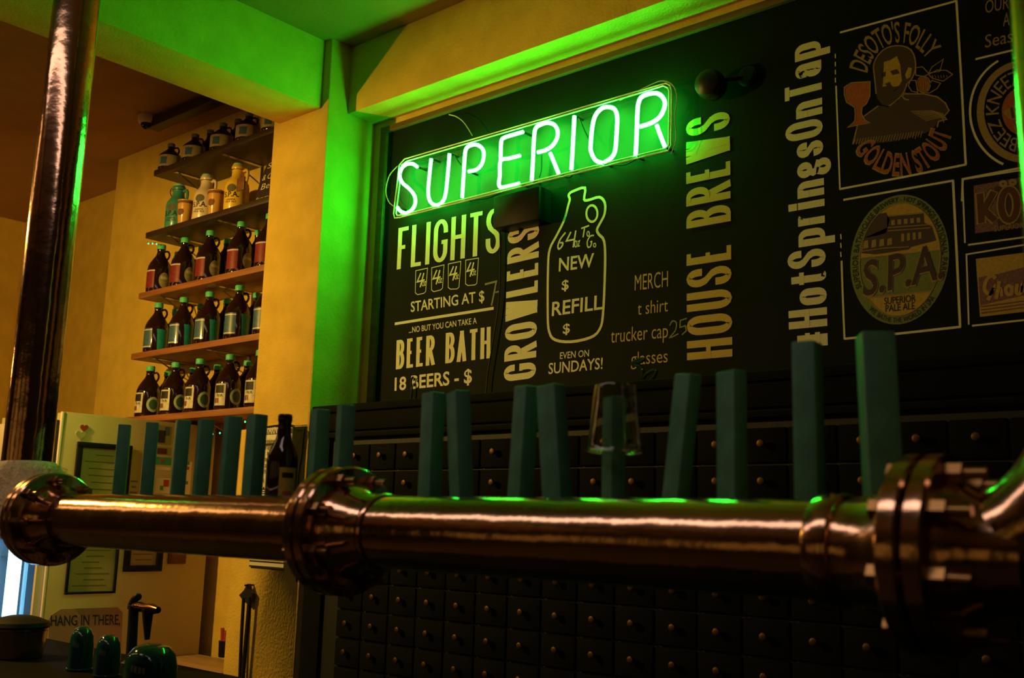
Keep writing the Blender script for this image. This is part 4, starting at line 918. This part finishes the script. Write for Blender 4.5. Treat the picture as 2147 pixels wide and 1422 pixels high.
# ------------------------------------------------------------------ pillar: warning notice, tongs, cord
ws = thing('warning_notice', (-3.72, YPF, 1.19), 'white printed warning notice on the yellow pillar behind the beer bottle', 'sign')
X0_, X1_, Z0_, Z1_ = -3.838, -3.600, 1.188, 1.787
obj('plate', MB().box(X0_, X1_, YPF-.007, YPF-.001, Z0_, Z1_), paper, ws, bevel=.001)
obj('border', MB().box(X0_, X1_, YPF-.0078, YPF-.007, Z1_-.008, Z1_).box(X0_, X1_, YPF-.0078, YPF-.007, Z1_-.085, Z1_-.075).box(X0_, X1_, YPF-.0078, YPF-.007, Z0_+.022, Z0_+.028).box(X0_, X1_, YPF-.0078, YPF-.007, Z0_, Z0_+.007), inkm, ws)
E_ = on('y', YPF, (320, 840, .15836))
def wtext(s, x0, x1, z, h, m=inkm, b=.0):
    v, f = norm_text(s, b); obj('lettering', MB().add([V((x0+(x1-x0)*u, YPF-.0082, z+h*t)) for u, t in v], f), m, ws)
def wz(y): return E_(1500, y).z
wx = lambda x: E_(x, 700).x
obj('heading_band', MB().box(X0_, X1_, YPF-.0076, YPF-.007, wz(458), wz(392)), mat('band_grey', (.10, .09, .09), .6), ws)
wtext('WARN', wx(1478), wx(1648), wz(445), .034, paper, .02)
for s_, x0, x1, y in (('Drinking al', 1474, 1660, 575), ('verages,', 1474, 1615, 650), ('or. In', 1474, 1562, 730), ('uring', 1474, 1555, 810), ('car', 1500, 1552, 890), ('irth', 1474, 1535, 970), ('VA', 1474, 1525, 1095)):
    wtext(s_, wx(x0), wx(x1), wz(y), .022)
obj('warning_triangle', MB().add([V((wx(1495), YPF-.008, wz(1185))), V((wx(1545), YPF-.008, wz(1185))), V((wx(1520), YPF-.008, wz(1140)))], [(0, 1, 2)]), inkm, ws)
obj('barcode_lines', MB().box(wx(1474), wx(1540), YPF-.0078, YPF-.007, wz(1212), wz(1200)).box(wx(1474), wx(1540), YPF-.0078, YPF-.007, wz(1240), wz(1228)), inkm, ws)
tf = on('y', YPF-.03, (240, 1160, .1956))
tg = thing('tongs', (-3.84, YPF-.03, .55), 'long black bar tongs hanging on the yellow pillar', 'tongs')
obj('arm', MB().tube([tf(1385, 480), tf(1372, 700), tf(1352, 1100), tf(1340, 1500)], .0075, 10), blackm, tg, smooth=True)
obj('arm', MB().tube([tf(1450, 470), tf(1432, 700), tf(1395, 1100), tf(1362, 1500)], .0095, 10), blackm, tg, smooth=True)
q = [tf(x, y) for x, y in ((1335, 452), (1385, 400), (1422, 330), (1440, 330), (1452, 395), (1478, 430), (1468, 500), (1420, 545), (1372, 500))]; n = len(q)
obj('hinge', MB().add(q+[p+V((0, .012, 0)) for p in q], [tuple(range(n)), tuple(range(2*n-1, n-1, -1))]+[(i, (i+1) % n, (i+1) % n+n, i+n) for i in range(n)]), blackm, tg)
hk = tf(1430, 345)
obj('hook', MB().cyl((hk.x, YPF-.045, hk.z), (hk.x, YPF-.001, hk.z), .004, 8), blackm, label='small black hook in the pillar holding the long tongs', cat='hook')
cf = on('y', YPF-.0125, (320, 840, .15836))
obj('cable', MB().tube(catmull([cf(x, y) for x, y in ((1380, 345), (1500, 348), (1640, 330), (1760, 325), (1850, 345), (1920, 380), (2005, 385), (1995, 500), (1975, 720), (1945, 900), (1925, 1060), (1920, 1400), (1905, 2400))], 4), .003, 6), blackp, smooth=True, label='thin black cable running over the notice and down the yellow pillar', cat='cable')

# ------------------------------------------------------------------ back counter between cooler and pillar
bc = thing('back_counter', (-4.28, 2.7, 0), 'low dark counter between the cooler and the pillar', 'counter')
obj('body', MB().box(-4.565, -4.0, 2.50, 2.985, 0, .705), darkw, bc)
obj('top', MB().box(-4.57, -3.99, 2.48, 2.985, .705, .735), wood('counter_top', (.30, .18, .10), (.42, .27, .15), .5), bc, bevel=.004)
p = px(472, 1378, 'z', .735)
cp = thing('straw_holder', (p.x, p.y, .735), 'red ribbed straw holder on the low counter beside the pillar', 'holder')
obj('cup', MB().lathe([(.030, 0), (.032, .002), (.035, .075), (.032, .075), (.029, .004), (0, .004)], 20, Matrix.Translation((p.x, p.y, .7355)), close=False), blackp, cp, smooth=True)
rs = mat('red_straw', (.40, .06, .04), .3, coat=.4)
for k in range(7):
    a = k*PI*2/7; obj('straw', MB().cyl((p.x+.016*math.cos(a), p.y+.016*math.sin(a), .741), (p.x+.024*math.cos(a), p.y+.024*math.sin(a), .855+.008*(k % 3)), .009, 8), rs, cp, smooth=True)

# ------------------------------------------------------------------ bar counter with glassware in the lower left corner
BZ = .93
bar = thing('bar_counter', (-2.2, 1.35, 0), 'dark bar counter under the copper pipe', 'bar counter')
obj('body', MB().box(-4.0, 1.6, .85, 1.85, 0, BZ-.04), darkw, bar)
obj('bar_top', MB().box(-4.05, 1.65, .75, 1.92, BZ-.04, BZ), mat('bar_top', (.005, .004, .004), .7, spec=.04), bar, bevel=.006)
def upglass(cx, cy, r, h, label, hole=False):
    g = thing('upturned_glass', (cx, cy, BZ), label, 'glass', 'upturned teal-lit glasses on the bar')
    T0 = Matrix.Translation((cx, cy, BZ+.0005))
    obj('bowl', MB().lathe([(r*.98, 0), (r, .004), (r*1.0, h*.55), (r*.9, h*.78), (r*.66, h*.93), (r*.3, h*.99), (0, h), (0, h-.004), (r*.3, h*.95), (r*.62, h*.89), (r*.85, h*.74), (r*.94, h*.53), (r*.93, 0)], 32, T0, close=False), litglass, g, smooth=True, ang=60)
    obj('rim', MB().tube([(cx+r*.965*math.cos(k*PI/16), cy+r*.965*math.sin(k*PI/16), BZ+.005) for k in range(32)], .0035, 8, closed=True), litglass, g, smooth=True)
    return g
p = px(318, 1375, 'y', 1.55); upglass(p.x, 1.55, .068, .130, 'large upturned teal-lit glass bowl on the bar, nearest the faucet')
p = px(172, 1345, 'y', 1.62); upglass(p.x, 1.62, .036, .128, 'small upturned teal-lit glass on the bar, leftmost of the three teal-lit glasses')
p = px(228, 1355, 'y', 1.62); upglass(p.x, 1.62, .036, .118, 'small upturned teal-lit glass on the bar between the bowl and the other small glass')
# bar faucet
ff = on('y', 1.80, (240, 1160, .1956))
fc = thing('bar_faucet', V((ff(205, 1000).x, 1.80, BZ)), 'black bar faucet with brass valve and down turned spout behind the teal-lit glasses', 'faucet')
a = ff(195, 640); b = ff(230, 500)
obj('post', MB().tube([V((ff(190, 1000).x, 1.80, BZ)), ff(195, 800), ff(205, 620), ff(215, 560)], [.017, .016, .016, .018], 14), blackm, fc, smooth=True)
obj('base', MB().lathe([(.030, BZ), (.030, BZ+.006), (.018, BZ+.014)], 20, Matrix.Translation((ff(190, 1000).x, 1.80, 0))), blackm, fc, smooth=True)
obj('lever', MB().tube(catmull([ff(185, 600), ff(200, 530), ff(235, 475), ff(262, 470)], 4), [.014]*4+[.013]*4+[.012]*4+[.009], 12), blackm, fc, smooth=True)
obj('valve', MB().tube([ff(215, 570), ff(270, 575), ff(330, 590), ff(400, 600), ff(470, 612)], [.012, .016, .014, .017, .010], 14), mat('dark_bronze', (.22, .10, .035), .22, 1.), fc, smooth=True)
obj('spout', MB().tube([ff(360, 600), ff(355, 680), ff(352, 800), ff(350, 930)], [.019, .016, .012, .008], 12), blackm, fc, smooth=True)
# metal ice bucket with black lid in the corner
p = px(38, 1330, 'y', 1.60)
ib = thing('ice_bucket', (p.x, 1.60, BZ), 'metal ice bucket with black domed lid in the lower left corner', 'bucket')
T0 = Matrix.Translation((p.x, 1.60, BZ+.0005))
obj('bucket', MB().lathe([(0, 0), (.075, 0), (.08, .004), (.088, .085), (.092, .088), (.092, .094), (.086, .096)], 36, T0), mat('bucket_metal', (.45, .33, .22), .2, 1.), ib, smooth=True)
obj('lid', MB().lathe([(.094, .096), (.095, .100), (.090, .112), (.06, .125), (.03, .132), (0, .134)], 36, T0), blackp, ib, smooth=True)

# ------------------------------------------------------------------ green fairy lights under the shelves
fairy = mat('fairy_green', (.05, .4, .2), .3, emit=(.03, 1., .25), es=4.)
def fairy_string(pts, yy, n, label):
    P = catmull([px(x, y, 'y', yy) for x, y in pts], 6)
    r = thing('fairy_lights', P[0], label, 'fairy lights', 'fairy lights under the shelves')
    obj('wire', MB().tube(P, .0015, 6), blackp, r, smooth=True)
    for i in range(n):
        q = P[int((i+.5)/n*(len(P)-1))]
        obj('bulb', MB().lathe([(0, -.005), (.003, -.003), (.0035, 0), (.002, .003), (0, .004)], 8, Matrix.Translation(q+V((0, -.003, -.003)))), fairy, r, smooth=True)
fairy_string(((430, 906), (447, 909), (470, 905), (490, 898), (508, 885), (520, 883)), 2.80, 7, 'string of tiny green lights under the lowest shelf')
fairy_string(((309, 508), (317, 511), (325, 509), (333, 513)), 2.80, 3, 'short string of tiny green lights under the free end of the fourth shelf')
